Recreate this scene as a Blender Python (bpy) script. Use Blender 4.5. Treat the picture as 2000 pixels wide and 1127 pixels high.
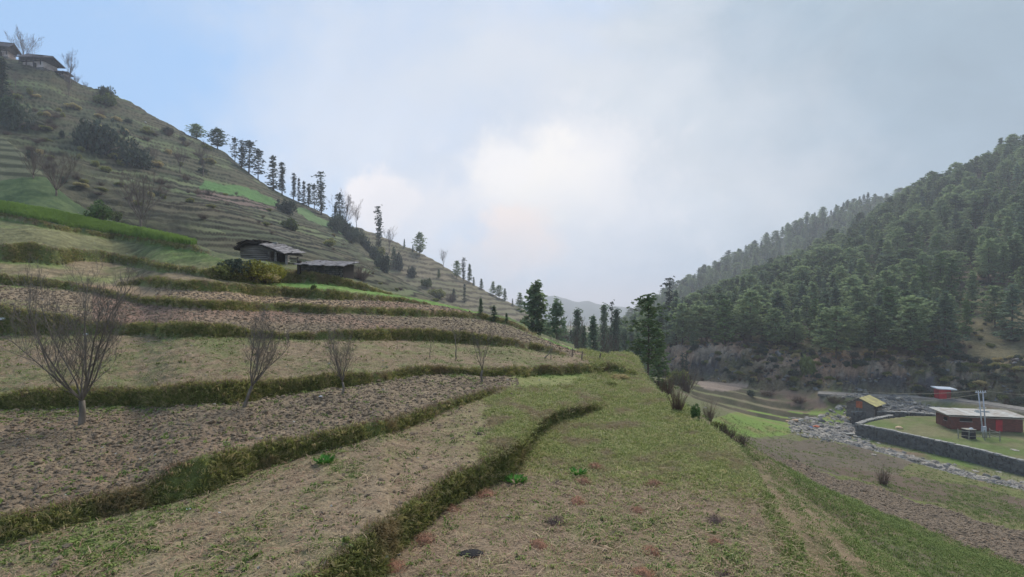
import bpy, bmesh, math, random
import numpy as np
from mathutils import Vector, Matrix, Euler

for o in list(bpy.data.objects):
    bpy.data.objects.remove(o)
SC = bpy.context.scene
COL = SC.collection
random.seed(7)
RS = np.random.RandomState(11)

# ------------------------------------------------------------------ camera
F, PX0, HZ = 1000.0, 1000.0, 600.0        # focal length, centre and horizon row in photograph pixels
cam = bpy.data.cameras.new('camera')
cam.sensor_width = 36.0
cam.lens = 18.0
cam.shift_y = (HZ - 563.5) / 2000.0
cam.clip_start = 0.1
cam.clip_end = 9000
camo = bpy.data.objects.new('camera', cam)
camo.rotation_euler = (math.radians(90), 0, 0)
COL.objects.link(camo)
SC.camera = camo

# ------------------------------------------------------------------ light
SUN_EL, SUN_AZ = math.radians(48), math.radians(14)   # ahead of the camera, a little to the right
SKY_STRENGTH = 0.10
SC.view_settings.view_transform = 'Standard'
SC.view_settings.look = 'None'
SC.view_settings.exposure = 1.06
SC.view_settings.gamma = 1
SC.view_settings.use_curve_mapping = False
SC.cycles.use_denoising = True
SC.cycles.volume_bounces = 0
SC.cycles.max_bounces = 5
SC.cycles.diffuse_bounces = 3
SC.cycles.transparent_max_bounces = 6
SC.cycles.volume_step_rate = 4

sun = bpy.data.lights.new('sun', 'SUN')
sun.energy = 2.0
sun.angle = math.radians(28)
sun.color = (1.0, 0.93, 0.85)
suno = bpy.data.objects.new('sun', sun)
sd = Vector((math.sin(SUN_AZ) * math.cos(SUN_EL), math.cos(SUN_AZ) * math.cos(SUN_EL), math.sin(SUN_EL)))
suno.rotation_euler = sd.to_track_quat('Z', 'Y').to_euler()
COL.objects.link(suno)

world = bpy.data.worlds.new('World')
SC.world = world
world.use_nodes = True


def N(nt, typ, **kw):
    n = nt.nodes.new(typ)
    for k, v in kw.items():
        if k in ('inp',):
            for kk, vv in v.items():
                n.inputs[kk].default_value = vv
        else:
            setattr(n, k, v)
    return n


def mathn(nt, op, a, b=None, c=None, clamp=False):
    n = nt.nodes.new('ShaderNodeMath')
    n.operation = op
    n.use_clamp = clamp
    for i, v in enumerate((a, b, c)):
        if v is None:
            continue
        if isinstance(v, (int, float)):
            n.inputs[i].default_value = v
        else:
            nt.links.new(v, n.inputs[i])
    return n.outputs[0]


def smooth(nt, v, lo, hi, olo=0.0, ohi=1.0):
    n = nt.nodes.new('ShaderNodeMapRange')
    n.interpolation_type = 'SMOOTHSTEP'
    n.inputs['From Min'].default_value = lo
    n.inputs['From Max'].default_value = hi
    n.inputs['To Min'].default_value = olo
    n.inputs['To Max'].default_value = ohi
    nt.links.new(v, n.inputs['Value'])
    return n.outputs[0]


def mixc(nt, fac, a, b, mode='MIX'):
    n = nt.nodes.new('ShaderNodeMix')
    n.data_type = 'RGBA'
    n.blend_type = mode
    n.clamp_factor = True
    for sock, v in ((n.inputs[0], fac), (n.inputs[6], a), (n.inputs[7], b)):
        if isinstance(v, (int, float)):
            sock.default_value = v
        elif isinstance(v, (tuple, list)):
            sock.default_value = tuple(v) + ((1,) if len(v) == 3 else ())
        else:
            nt.links.new(v, sock)
    return n.outputs[2]


def noise(nt, vec, scale, detail=4, rough=0.55, dist=0.0, dim='3D'):
    n = nt.nodes.new('ShaderNodeTexNoise')
    n.inputs['Scale'].default_value = scale
    n.inputs['Detail'].default_value = detail
    n.inputs['Roughness'].default_value = rough
    n.inputs['Distortion'].default_value = dist
    if vec is not None:
        nt.links.new(vec, n.inputs['Vector'])
    return n.outputs['Fac']


def build_sky():
    nt = world.node_tree
    nt.nodes.clear()
    out = nt.nodes.new('ShaderNodeOutputWorld')
    bg = nt.nodes.new('ShaderNodeBackground')
    bg.inputs['Strength'].default_value = SKY_STRENGTH
    nt.links.new(bg.outputs[0], out.inputs[0])
    sky = nt.nodes.new('ShaderNodeTexSky')
    sky.sky_type = 'NISHITA'
    sky.sun_disc = False
    sky.sun_elevation = SUN_EL
    sky.sun_rotation = SUN_AZ
    sky.altitude = 2200
    sky.air_density = 1.2
    sky.dust_density = 2.0
    tc = nt.nodes.new('ShaderNodeTexCoord')
    D = tc.outputs['Generated']
    sep = nt.nodes.new('ShaderNodeSeparateXYZ')
    nt.links.new(D, sep.inputs[0])
    x, y, z = sep.outputs
    # pull clouds flatter near the horizon
    cmb = nt.nodes.new('ShaderNodeCombineXYZ')
    nt.links.new(x, cmb.inputs[0]); nt.links.new(y, cmb.inputs[1])
    nt.links.new(mathn(nt, 'MULTIPLY', z, 1.6), cmb.inputs[2])
    V = cmb.outputs[0]
    n1 = noise(nt, V, 2.2, 7, 0.55, 0.3)
    n2 = noise(nt, V, 6.5, 8, 0.60, 0.25)
    n3 = noise(nt, V, 1.1, 3, 0.5)
    C = 5.3      # cloud radiance before the 0.1 strength
    blue = mixc(nt, 0.80, sky.outputs[0], tuple(C * v for v in (0.345, 0.545, 0.83)))
    # pale veil grows towards the middle and right of the valley and downwards
    veil = mathn(nt, 'ADD', mathn(nt, 'MULTIPLY', x, 1.25), mathn(nt, 'MULTIPLY', z, -0.55))
    veil = mathn(nt, 'ADD', veil, mathn(nt, 'MULTIPLY', mathn(nt, 'SUBTRACT', n1, 0.5), 2.0))
    veil = mathn(nt, 'ADD', veil, mathn(nt, 'MULTIPLY', mathn(nt, 'SUBTRACT', n2, 0.5), 0.35))
    veilm = smooth(nt, veil, -0.44, 0.06)
    tex = mathn(nt, 'ADD', 1.0, mathn(nt, 'MULTIPLY', mathn(nt, 'SUBTRACT', noise(nt, V, 4.2, 8, .62, .4), 0.5), 0.42))
    grey = mixc(nt, smooth(nt, n1, 0.38, 0.66), tuple(C * v for v in (0.43, 0.535, 0.645)), tuple(C * v for v in (0.70, 0.745, 0.785)))
    # the deck is greyer to the right
    grey = mixc(nt, smooth(nt, x, 0.12, 0.80), grey, tuple(C * v for v in (0.335, 0.43, 0.52)))
    tx = nt.nodes.new('ShaderNodeVectorMath'); tx.operation = 'SCALE'
    nt.links.new(grey, tx.inputs[0]); nt.links.new(tex, tx.inputs['Scale'])
    col = mixc(nt, veilm, blue, tx.outputs[0])

    def lump(px, py, r, sx, colour, amt, lo, hi, scale=5.5, warp=0.5, seed=0.0):
        nonlocal col
        d = Vector(((px - PX0) / F, 1.0, (HZ - py) / F)).normalized()
        vs = nt.nodes.new('ShaderNodeVectorMath'); vs.operation = 'SUBTRACT'
        nt.links.new(D, vs.inputs[0]); vs.inputs[1].default_value = d
        sc = nt.nodes.new('ShaderNodeVectorMath'); sc.operation = 'MULTIPLY'
        nt.links.new(vs.outputs[0], sc.inputs[0]); sc.inputs[1].default_value = (1 / (r * sx), 1 / r, 1 / r)
        ln = nt.nodes.new('ShaderNodeVectorMath'); ln.operation = 'LENGTH'
        nt.links.new(sc.outputs[0], ln.inputs[0])
        mp = nt.nodes.new('ShaderNodeMapping'); mp.inputs['Location'].default_value = (seed, seed * 1.7, 0)
        nt.links.new(D, mp.inputs[0])
        nz = noise(nt, mp.outputs[0], scale, 9, 0.62, 0.1)
        q = mathn(nt, 'ADD', ln.outputs['Value'], mathn(nt, 'MULTIPLY', mathn(nt, 'SUBTRACT', nz, 0.5), -warp * 4))
        m = smooth(nt, q, lo, hi, 1.0, 0.0)
        col = mixc(nt, mathn(nt, 'MULTIPLY', m, amt), col, tuple(C * v for v in colour))

    lump(1010, 360, 0.36, 1.25, (0.76, 0.78, 0.845), 0.7, 0.10, 1.25, 4.5, 0.55, 3.1)
    lump(690, 210, 0.17, 1.3, (0.74, 0.79, 0.88), 0.7, 0.2, 1.3, 6, 0.5, 8.2)
    lump(880, 120, 0.30, 1.6, (0.60, 0.66, 0.76), 0.6, 0.2, 1.2, 5, 0.5, 11.2)
    lump(1330, 300, 0.22, 1.5, (0.66, 0.70, 0.76), 0.5, 0.2, 1.2, 5, 0.45, 13.2)
    lump(1090, 400, 0.170, 1.3, (0.86, 0.85, 0.87), 0.8, 0.35, 1.25, 8, 0.60, 7.7)
    lump(1055, 350, 0.098, 1.1, (0.96, 0.925, 0.885), 0.78, 0.50, 1.18, 9, 0.55, 5.3)
    lump(985, 330, 0.050, 1.1, (0.92, 0.90, 0.90), 0.7, 0.55, 1.08, 14, 0.40, 15.1)
    lump(1150, 372, 0.072, 1.3, (0.90, 0.88, 0.88), 0.6, 0.45, 1.15, 13, 0.42, 16.4)
    lump(745, 392, 0.066, 1.05, (0.96, 0.91, 0.91), 0.85, 0.66, 1.06, 13, 0.40, 2.4)
    lump(800, 430, 0.085, 1.4, (0.80, 0.80, 0.84), 0.7, 0.3, 1.2, 9, 0.40, 17.4)
    lump(1012, 468, 0.080, 1.15, (1.0, 0.85, 0.77), 0.9, 0.48, 1.12, 12, 0.42, 6.6)
    lump(950, 510, 0.055, 1.8, (0.86, 0.80, 0.79), 0.6, 0.3, 1.2, 9, 0.40, 18.4)
    lump(1200, 520, 0.17, 2.0, (0.52, 0.62, 0.75), 0.45, 0.2, 1.2, 6, 0.25, 9.4)
    # warm band low over the far mountains
    hz = mathn(nt, 'MULTIPLY', smooth(nt, z, 0.012, 0.075, 1.0, 0.0), smooth(nt, z, -0.08, 0.0, 0.0, 1.0))
    col = mixc(nt, mathn(nt, 'MULTIPLY', hz, 0.55), col, tuple(C * v for v in (0.78, 0.72, 0.74)))
    nt.links.new(col, bg.inputs['Color'])


build_sky()
world.cycles.sampling_method = 'MANUAL'
world.cycles.sample_map_resolution = 512

# ------------------------------------------------------------------ numpy noise


def _hash(ix, iy, seed):
    h = (ix.astype(np.int64) * 374761393 + iy.astype(np.int64) * 668265263 + seed * 1442695041) & 0x7fffffff
    h = ((h ^ (h >> 13)) * 1274126177) & 0x7fffffff
    return ((h ^ (h >> 16)) & 0xffff) / 65535.0


def vnoise(x, y, seed=0):
    x = np.asarray(x, dtype=np.float64); y = np.asarray(y, dtype=np.float64)
    x, y = np.broadcast_arrays(x, y)
    ix = np.floor(x); iy = np.floor(y)
    fx = x - ix; fy = y - iy
    fx = fx * fx * (3 - 2 * fx); fy = fy * fy * (3 - 2 * fy)
    a = _hash(ix, iy, seed); b = _hash(ix + 1, iy, seed)
    c = _hash(ix, iy + 1, seed); d = _hash(ix + 1, iy + 1, seed)
    return (a + (b - a) * fx) * (1 - fy) + (c + (d - c) * fx) * fy


def fbm(x, y, seed=0, octv=4, gain=0.5):
    """about -1..1"""
    s = 0.0; a = 1.0; t = 0.0
    for i in range(octv):
        s = s + a * (vnoise(x * 2 ** i + 17.3 * i, y * 2 ** i - 9.1 * i, seed + i) * 2 - 1)
        t += a; a *= gain
    return s / t


def sstep(v, lo, hi):
    t = np.clip((v - lo) / (hi - lo), 0, 1)
    return t * t * (3 - 2 * t)


def line(nodes):
    p = np.array(nodes, dtype=float)
    return lambda px: np.interp(px, p[:, 0], p[:, 1])

# ------------------------------------------------------------------ terrain grid (rows go away from the eye, columns fan out)
_us = [-1.9]
while _us[-1] < 1.9:
    _us.append(_us[-1] + (1 / 330.0 if abs(_us[-1]) < 1.06 else 1 / 110.0))
US = np.array(_us)
_ys = [2.2]
while _ys[-1] < 720:
    q = _ys[-1]
    _ys.append(q * (1.0045 if q < 12 else 1.006 if q < 60 else 1.0058 if q < 260 else 1.018))
YS = np.array(_ys)
PXC = PX0 + F * US
nc, nr = len(US), len(YS)
UU, YY = np.meshgrid(US, YS)          # rows = distance
XX = UU * YY
print('grid', nc, nr)

# --- the near knoll: field after field from the eye up to its brow --------------------------------
TOE = [
 [(-800,2050),(0,1850),(400,1450),(600,1230),(745,1127),(770,1080),(850,1010),(925,960),(1005,925),(1020,893),(1050,852),(1100,824),(1165,801),(1182,790),(2400,735)],
 [(-800,1075),(0,1062),(100,1035),(250,1000),(400,965),(500,920),(600,890),(700,860),(800,830),(900,790),(985,766),(1000,760),(1100,752),(1200,745),(2400,732)],
 [(-800,806),(0,801),(160,799),(330,795),(480,785),(550,773),(625,762),(700,754),(790,738),(895,733),(957,738),(1013,734),(1070,733),(1140,731),(1190,730),(1230,733),(2400,731)],
 [(-800,650),(0,654),(124,654),(213,654),(319,657),(443,660),(550,664),(610,665),(715,665),(820,668),(910,673),(1000,678),(1062,690),(1100,695),(1160,705),(2400,729)],
 [(-800,545),(0,556),(60,561),(124,567),(180,577),(220,584),(248,592),(319,601),(400,605),(520,607),(610,614),(700,614),(811,620),(880,619),(940,624),(1000,636),(1040,655),(1100,685),(1160,700),(2400,728)],
 [(-800,535),(0,546),(124,552),(220,560),(266,556),(319,564),(390,570),(440,571),(500,578),(560,580),(620,586),(700,587),(780,589),(865,599),(940,616),(1000,632),(1050,660),(1160,698),(2400,727)],
 [(-800,500),(0,512),(60,516),(118,521),(150,510),(230,516),(300,529),(350,535),(430,547),(500,553),(560,553),(640,557),(700,567),(750,573),(860,594),(1000,630),(1050,658),(1160,697),(2400,726)],
 [(-800,415),(0,428),(151,456),(284,478),(381,492),(440,510),(540,522),(640,537),(750,570),(860,593),(1000,629),(1050,657),(1160,696),(2400,725)],
]
LIP = [
 [(-800,1900),(0,1700),(400,1330),(600,1122),(640,1090),(700,1050),(760,1003),(850,947),(900,912),(960,890),(1010,852),(1060,812),(1075,802),(1100,797),(1150,785),(1168,788),(1182,790),(2400,735)],
 [(-800,1030),(0,1012),(100,990),(180,970),(270,956),(340,908),(430,886),(520,870),(620,846),(700,831),(780,811),(860,786),(930,766),(985,760),(1000,760),(1100,752),(1200,745),(2400,732)],
 [(-800,776),(0,775),(71,764),(160,763),(284,763),(355,753),(460,747),(580,741),(640,730),(700,731),(754,731),(790,721),(850,717),(895,722),(957,723),(1013,717),(1070,717),(1141,712),(1190,711),(1220,718),(1235,732),(2400,731)],
 [(-800,590),(0,599),(71,610),(124,618),(177,627),(284,634),(355,630),(454,637),(500,648),(550,654),(610,652),(670,646),(730,643),(850,646),(910,650),(985,661),(1042,673),(1082,683),(1110,696),(1160,705),(2400,729)],
 [(-800,525),(0,538),(71,547),(124,553),(180,563),(220,573),(266,581),(355,586),(460,588),(520,593),(610,598),(700,601),(790,604),(880,608),(940,614),(1000,628),(1040,652),(1100,685),(1160,700),(2400,728)],
 [(-800,535),(0,546),(124,552),(220,559),(266,549),(291,542),(355,551),(400,550),(440,555),(500,559),(560,563),(640,568),(700,574),(780,583),(865,599),(940,616),(1000,632),(1050,660),(1160,698),(2400,727)],
 [(-800,465),(0,480),(60,478),(113,487),(180,490),(230,500),(300,513),(350,523),(400,528),(430,522),(480,518),(540,524),(580,529),(640,539),(700,553),(750,571),(860,594),(1000,630),(1050,658),(1160,697),(2400,726)],
 [(-800,405),(0,418),(151,446),(284,468),(381,484),(420,505),(440,510),(540,522),(640,537),(750,570),(860,593),(1000,629),(1050,657),(1160,696),(2400,725)],
]
BROW = [(-800,150),(-300,215),(0,262),(50,302),(90,347),(130,385),(185,420),(280,449),(375,474),(440,500),(510,511),(560,513),(620,526),(660,536),(700,549),(750,569),(860,592),(930,609),(1000,628),(1040,650),(1062,661),(1100,676),(1160,691),(1212,697),(1252,708),(1300,715),(2400,722)]
SLOPE = [  # terraces T0..T8 at px -800, 0, 400, 700, 1000, 1175, 2400
 [0,0,0,0,0,0,0],
 [.03,.03,.03,.03,.01,0,0],
 [.03,.03,.03,.03,.03,0,0],
 [.12,.12,.10,.08,.04,.01,0],
 [.22,.22,.16,.10,.05,.01,0],
 [.28,.28,.16,.10,.06,.01,0],
 [.28,.28,.18,.12,.06,.01,0],
 [.33,.33,.28,.13,.06,.01,0],
 [.58,.58,.36,.15,.07,.01,0],
]
SPX = [-800, 0, 400, 700, 1000, 1175, 2400]
def smline(nodes, r=14):
    """guide line sampled per column, corners rounded"""
    f = line(nodes)
    q = sum(w * f(PXC + d) for d, w in ((-r, .15), (-r / 2, .2), (0, .3), (r / 2, .2), (r, .15)))
    return q


zt = np.full(nc, -3.4)
yt = np.full(nc, 2.0)
KN_Y = [yt.copy()]; KN_Z = [zt.copy()]; STEP = []
for k in range(8):
    s = np.interp(PXC, SPX, SLOPE[k]); s2 = np.interp(PXC, SPX, SLOPE[k + 1])
    toe = smline(TOE[k]); lip = np.minimum(smline(LIP[k]), toe)
    real = sstep(toe - lip, .8, 3.0)
    rt = (HZ - toe) / F; rl = (HZ - lip) / F
    Yn = (zt - s * yt) / (rt - s + 1e-9)
    bad = (Yn < yt + .05) | (Yn > 130) | ((rt - s) > -0.004)
    Yn = np.where(bad, yt + .05, Yn)
    zn = zt + s * (Yn - yt)
    h = np.where(~bad, real * (toe - lip) / F * Yn, 0)
    Yl = Yn + .04 + .38 * h
    zl = np.where(h > 0.02, rl * Yl, zn + s * .04)
    zl = np.maximum(zl, zn)
    STEP.append(zl - zn)
    # the bank wanders in plan; both fields keep their own planes
    X1 = (PXC - PX0) / F * Yn
    wa = np.minimum(.016 * Yn, .45)
    d1 = wa * 1.3 * fbm(X1 / 2.4, 3.3 * k + 0 * X1, 40 + k, 3) + wa * .5 * fbm(X1 / .6, 3.3 * k + 0 * X1, 50 + k, 2)
    d2 = d1 + wa * .45 * fbm(X1 / .8, 9.3 * k + 0 * X1, 60 + k, 3)
    Ya = np.maximum(Yn + d1, KN_Y[-1] + .02); Yc_ = np.maximum(Yl + d2, Ya + .03)
    KN_Y += [Ya, Yc_]; KN_Z += [zn + s * (Ya - Yn), zl + s2 * (Yc_ - Yl)]
    yt, zt = Yl, zl
s = np.interp(PXC, SPX, SLOPE[8])
rb = (HZ - smline(BROW, 20)) / F
Yb = (zt - s * yt) / (rb - s + 1e-9)
Yb = np.where((Yb < yt + .3) | (Yb > 110) | ((rb - s) > -0.004), yt + 2.0, Yb)
zb = zt + s * (Yb - yt)
KN_Y += [Yb, Yb + 6, Yb + 200]; KN_Z += [zb, zb - 1.6, zb - 1.6 - 120]
KN_Y = np.array(KN_Y); KN_Z = np.array(KN_Z); STEP = np.array(STEP)
for px in (0, 160, 400, 640, 900, 1060, 1200):
    i = int(np.argmin(abs(PXC - px)))
    print('col', px, ' '.join('%.1f/%.1f' % (a, b) for a, b in zip(KN_Y[:, i], KN_Z[:, i])))
ZA = np.empty((nr, nc)); SEG = np.empty((nr, nc), int); RIS = np.zeros((nr, nc)); TOEF = np.zeros((nr, nc))
for i in range(nc):
    ZA[:, i] = np.interp(YS, KN_Y[:, i], KN_Z[:, i])
    sg = np.clip(np.searchsorted(KN_Y[:, i], YS) - 1, 0, KN_Y.shape[0] - 1)
    SEG[:, i] = sg
    for k in range(8):
        if STEP[k, i] > .07:
            a, b = KN_Y[1 + 2 * k, i], KN_Y[2 + 2 * k, i]
            w = .04 + .06 * (b - a)
            v = sstep(YS, a - w * 1.5, a) * (1 - sstep(YS, b + w * .5, b + w * 2))
            RIS[:, i] = np.maximum(RIS[:, i], v)
            w2 = .5
            TOEF[:, i] = np.maximum(TOEF[:, i], sstep(YS, a - w2 * 2, a) * (YS < b) + 0)
# the field below the eye ends in a slope that drops to the right
XE = np.interp(YS, [2, 6.4, 8.7, 12.6, 17, 24, 30, 60], [2.9, 3.45, 4.05, 5.25, 5.6, 6.1, 7.5, 9])[:, None]
XE = XE + .35 * fbm(YY / 3.0, YY * 0, 5, 3)
over = np.maximum(XX - XE, 0)
ZA = ZA - (.62 * over + .8 * np.minimum(over, 1.2))
over_mask = (over > 0.05)

# --- other surfaces: lofted through guide curves (px, py, distance) --------------------------------


def loft(curves):
    Yc = []; Zc = []
    for c in curves:
        c = np.array(c, float)
        y = np.interp(PXC, c[:, 0], c[:, 2]); py = np.interp(PXC, c[:, 0], c[:, 1])
        Yc.append(y); Zc.append((HZ - py) / F * y)
    Yc = np.array(Yc); Zc = np.array(Zc)
    Z = np.empty((nr, nc))
    for i in range(nc):
        yy = Yc[:, i].copy()
        for k in range(1, len(yy)):
            yy[k] = max(yy[k], yy[k - 1] + 1)
        Z[:, i] = np.interp(YS, yy, Zc[:, i])
        m = YS < yy[0]
        Z[m, i] = Zc[0, i] - .5 * (yy[0] - YS[m])
        m = YS > yy[-1]
        Z[m, i] = Zc[-1, i] - .35 * (YS[m] - yy[-1])
    return Z


B1_SKY = [(-800,-60,150),(-300,60,150),(0,105,150),(60,118,150),(100,135,150),(150,163,155),(200,186,158),(250,206,162),(310,240,166),(370,272,170),(440,302,178),(490,340,185),(530,368,190),(600,405,200),(660,438,208),(700,468,208),(740,508,196),(790,545,190),(850,580,182),(900,606,176),(960,645,168),(1010,700,160),(1100,900,150),(2400,900,150)]
B1_MID = [(-800,220,104),(0,240,112),(150,285,112),(300,355,112),(400,385,112),(500,425,114),(600,465,118),(700,505,122),(800,560,125),(900,612,128),(1010,705,130),(1100,900,140),(2400,900,140)]
B1_BASE = [(-800,330,84),(0,330,88),(100,380,84),(200,430,80),(300,460,76),(400,496,72),(500,525,70),(600,545,72),(700,572,76),(800,598,84),(900,625,95),(1010,710,110),(1100,900,130),(2400,900,130)]
B2_SKY = [(-800,560,230),(500,470,225),(600,440,225),(700,445,225),(740,460,228),(800,487,235),(860,516,240),(900,540,246),(960,574,258),(1010,596,270),(1040,610,275),(1080,632,280),(1140,665,285),(1220,760,290),(2400,900,290)]
B2_BASE = [(-800,640,150),(600,620,150),(760,620,160),(860,625,165),(960,645,175),(1040,668,185),(1100,690,190),(1220,780,200),(2400,900,200)]
D_BASE = [(-800,900,190),(1130,800,190),(1200,730,165),(1300,735,128),(1380,742,117),(1450,747,113),(1600,762,104),(1750,771,96),(1900,783,90),(2000,793,86),(2400,850,72),(2900,920,62)]
D_CLIFF = [(-800,900,200),(1130,790,200),(1200,705,172),(1300,683,136),(1350,676,126),(1450,682,120),(1600,705,111),(1700,712,104),(1800,716,99),(1900,722,94),(2000,728,90),(2400,760,77),(2900,800,67)]
D_MID = [(-800,900,230),(1130,760,230),(1200,690,195),(1300,655,178),(1450,610,172),(1600,575,168),(1750,540,165),(2000,470,160),(2400,360,150),(2900,250,140)]
D_SKY = [(-800,900,260),(1130,720,255),(1180,685,235),(1220,665,230),(1300,638,232),(1350,622,236),(1450,572,245),(1560,528,252),(1640,482,258),(1700,446,262),(1760,405,264),(1850,364,262),(1920,330,258),(2000,290,252),(2100,245,245),(2400,130,225),(2900,20,200)]
D_BACK = [(a, b + 60, c + 90) for a, b, c in D_SKY]
E_BASE = [(-800,900,300),(1100,760,300),(1200,690,300),(1400,640,310),(2000,500,320),(2900,300,300)]
E_SKY = [(-800,900,480),(1100,760,480),(1150,668,480),(1200,645,480),(1235,622,480),(1320,570,480),(1400,524,470),(1500,477,460),(1560,446,455),(1620,418,450),(1680,396,450),(1720,394,450),(1800,380,450),(2000,330,440),(2900,200,400)]
ZB1 = loft([B1_BASE, B1_MID, B1_SKY])
ZB2 = loft([B2_BASE, B2_SKY])
ZD = loft([D_BASE, D_CLIFF, D_MID, D_SKY, D_BACK])
ZE = loft([E_BASE, E_SKY])
# terraces on the two left hillsides
PX = PX0 + F * UU
ZB1 = ZB1 + (3.0 * fbm(XX / 34, YY / 40, 3, 2) + .7 * fbm(XX / 9, YY / 9, 6, 3)) * sstep(ZB1 - ZA * 0, 2, 12)
scrub = sstep(PX, 440, 300) * (1 - 0) if False else (1 - sstep(PX + 60 * fbm(XX / 14, YY / 14, 8, 3), 330, 420))


def terrace(Z, per, seed, wander):
    ph = (Z + wander * fbm(XX / 16, YY / 20, seed, 3) + .30 * fbm(XX / 2.4, YY / 3.4, seed + 40, 3)) / per
    ix = np.floor(ph); f = ph - ix
    lo, t = .58, .82
    g = np.where(f < t, f * lo / t, lo + (f - t) * (1 - lo) / (1 - t))
    return Z + (g - f) * per, ix, (f >= t - .03)


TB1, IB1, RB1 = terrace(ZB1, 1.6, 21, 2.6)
ZB1 = TB1 + scrub * 1.0 * fbm(XX / 4, YY / 5, 9, 5, .6) * sstep(fbm(XX / 18, YY / 18, 14, 3), -.5, .1)
TB2, IB2, RB2 = terrace(ZB2 + 1.5 * fbm(XX / 40, YY / 40, 4, 2), 2.5, 23, 2.2)
ZB2 = TB2

# --- valley floor: smooth surface through points (px, py, distance) -------------------------------
VP = np.array([
 (1450,1127,9),(1600,1127,16),(1560,1040,22),(1600,1000,24),(2000,1127,25),(1800,1127,20),(1800,1050,30),(2000,1040,35),(1700,1000,30),(1500,905,42),
 (1600,930,42),(1750,980,40),(1900,1020,37),(1480,870,58),(1600,890,57),(1700,920,55),(1850,950,50),(2000,985,46),(2000,945,55),(1850,912,63),
 (1700,867,72),(1600,830,82),(1450,850,66),(1500,812,85),(1400,797,78),(1350,785,74),(1500,768,105),(1400,752,103),(1340,748,100),(1600,790,98),(1680,806,92),
 (1750,790,96),(1830,805,88),(2000,840,76),(1680,858,77),(1800,884,70),(2000,930,61),(1900,905,66),(1290,775,50),(1270,770,40),(1240,760,60),(1250,735,100),
 (1310,740,110),(1450,750,113),(1620,770,99),(1750,775,95),(1900,787,88),(2000,800,84),(1200,740,150),(1100,740,150),(2300,1127,30),(2300,960,55),(2300,870,72),
 (2700,1100,34),(2700,930,62),(1000,760,60),(600,760,60),(1000,700,160),(1180,725,160),(1200,712,200),(1100,700,250),(1300,900,24),(1380,950,14),(600,700,200)], float)
vx = (VP[:, 0] - PX0) / F * VP[:, 2]; vy = VP[:, 2]; vz = (HZ - VP[:, 1]) / F * VP[:, 2]


def tps_fit(x, y, z, lam=2.0):
    n = len(x)
    r2 = (x[:, None] - x[None]) ** 2 + (y[:, None] - y[None]) ** 2
    K = np.where(r2 > 0, .5 * r2 * np.log(r2 + 1e-12), 0) + lam * np.eye(n)
    P = np.c_[np.ones(n), x, y]
    A = np.block([[K, P], [P.T, np.zeros((3, 3))]])
    w = np.linalg.solve(A, np.r_[z, 0, 0, 0])
    return w


tw = tps_fit(vx, vy, vz)
ZC = np.full((nr, nc), -60.0)
mC = (UU > -.75) & (YY > 5) & (YY < 330)
xs, ys = XX[mC], YY[mC]
acc = tw[len(vx)] + tw[len(vx) + 1] * xs + tw[len(vx) + 2] * ys
for i in range(len(vx)):
    r2 = (xs - vx[i]) ** 2 + (ys - vy[i]) ** 2
    acc += tw[i] * .5 * r2 * np.log(r2 + 1e-12)
ZC[mC] = acc
ZC = np.where(YY > 150, np.minimum(ZC, -14), ZC)
ZC = np.clip(ZC, -26, 0)
ZC = np.where(((over > 1.0) & (UU > .1)) | (YY > 62), ZC, -60)
# small steps below the forest edge in the middle distance
stp = (PX > 1330) & (PX < 1600) & (YY > 78) & (YY < 116)
ph = (YY - 80 + 3.5 * fbm(XX / 14, YY / 30, 19, 3)) / 6.5; f_ = ph - np.floor(ph)
gC = np.where(f_ < .7, f_ * .25 / .7, .25 + (f_ - .7) * .75 / .3)
wst = sstep(PX, 1330, 1370) * (1 - sstep(PX, 1570, 1620)) * sstep(YY, 80, 86)
ZC = ZC + wst * (gC - f_) * 1.5
RISC = wst * (f_ > .66)
ZC = ZC + .10 * fbm(XX / 3.0, YY / 3.0, 15, 3)


def up(px, py, Y):
    return ((px - PX0) / F * Y, Y, (HZ - py) / F * Y)


def seg_dist(x, y, pts):
    """distance to a plan polyline and the interpolated height along it, signed side"""
    bd = np.full(np.shape(x), 1e9); bz = np.zeros(np.shape(x)); bs = np.zeros(np.shape(x))
    for (x0, y0, z0), (x1, y1, z1) in zip(pts[:-1], pts[1:]):
        dx, dy = x1 - x0, y1 - y0
        t = np.clip(((x - x0) * dx + (y - y0) * dy) / (dx * dx + dy * dy), 0, 1)
        d = np.hypot(x - x0 - t * dx, y - y0 - t * dy)
        m = d < bd
        bd = np.where(m, d, bd); bz = np.where(m, z0 + t * (z1 - z0), bz)
        bs = np.where(m, np.sign((x - x0) * dy - (y - y0) * dx), bs)
    return bd, bz, bs


def in_poly(x, y, poly):
    r = np.zeros(np.shape(x), bool)
    n = len(poly)
    for i in range(n):
        x0, y0 = poly[i][:2]; x1, y1 = poly[(i + 1) % n][:2]
        c = ((y0 > y) != (y1 > y))
        with np.errstate(divide='ignore', invalid='ignore'):
            r ^= c & (x < (x1 - x0) * (y - y0) / (y1 - y0 + 1e-12) + x0)
    return r


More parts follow.
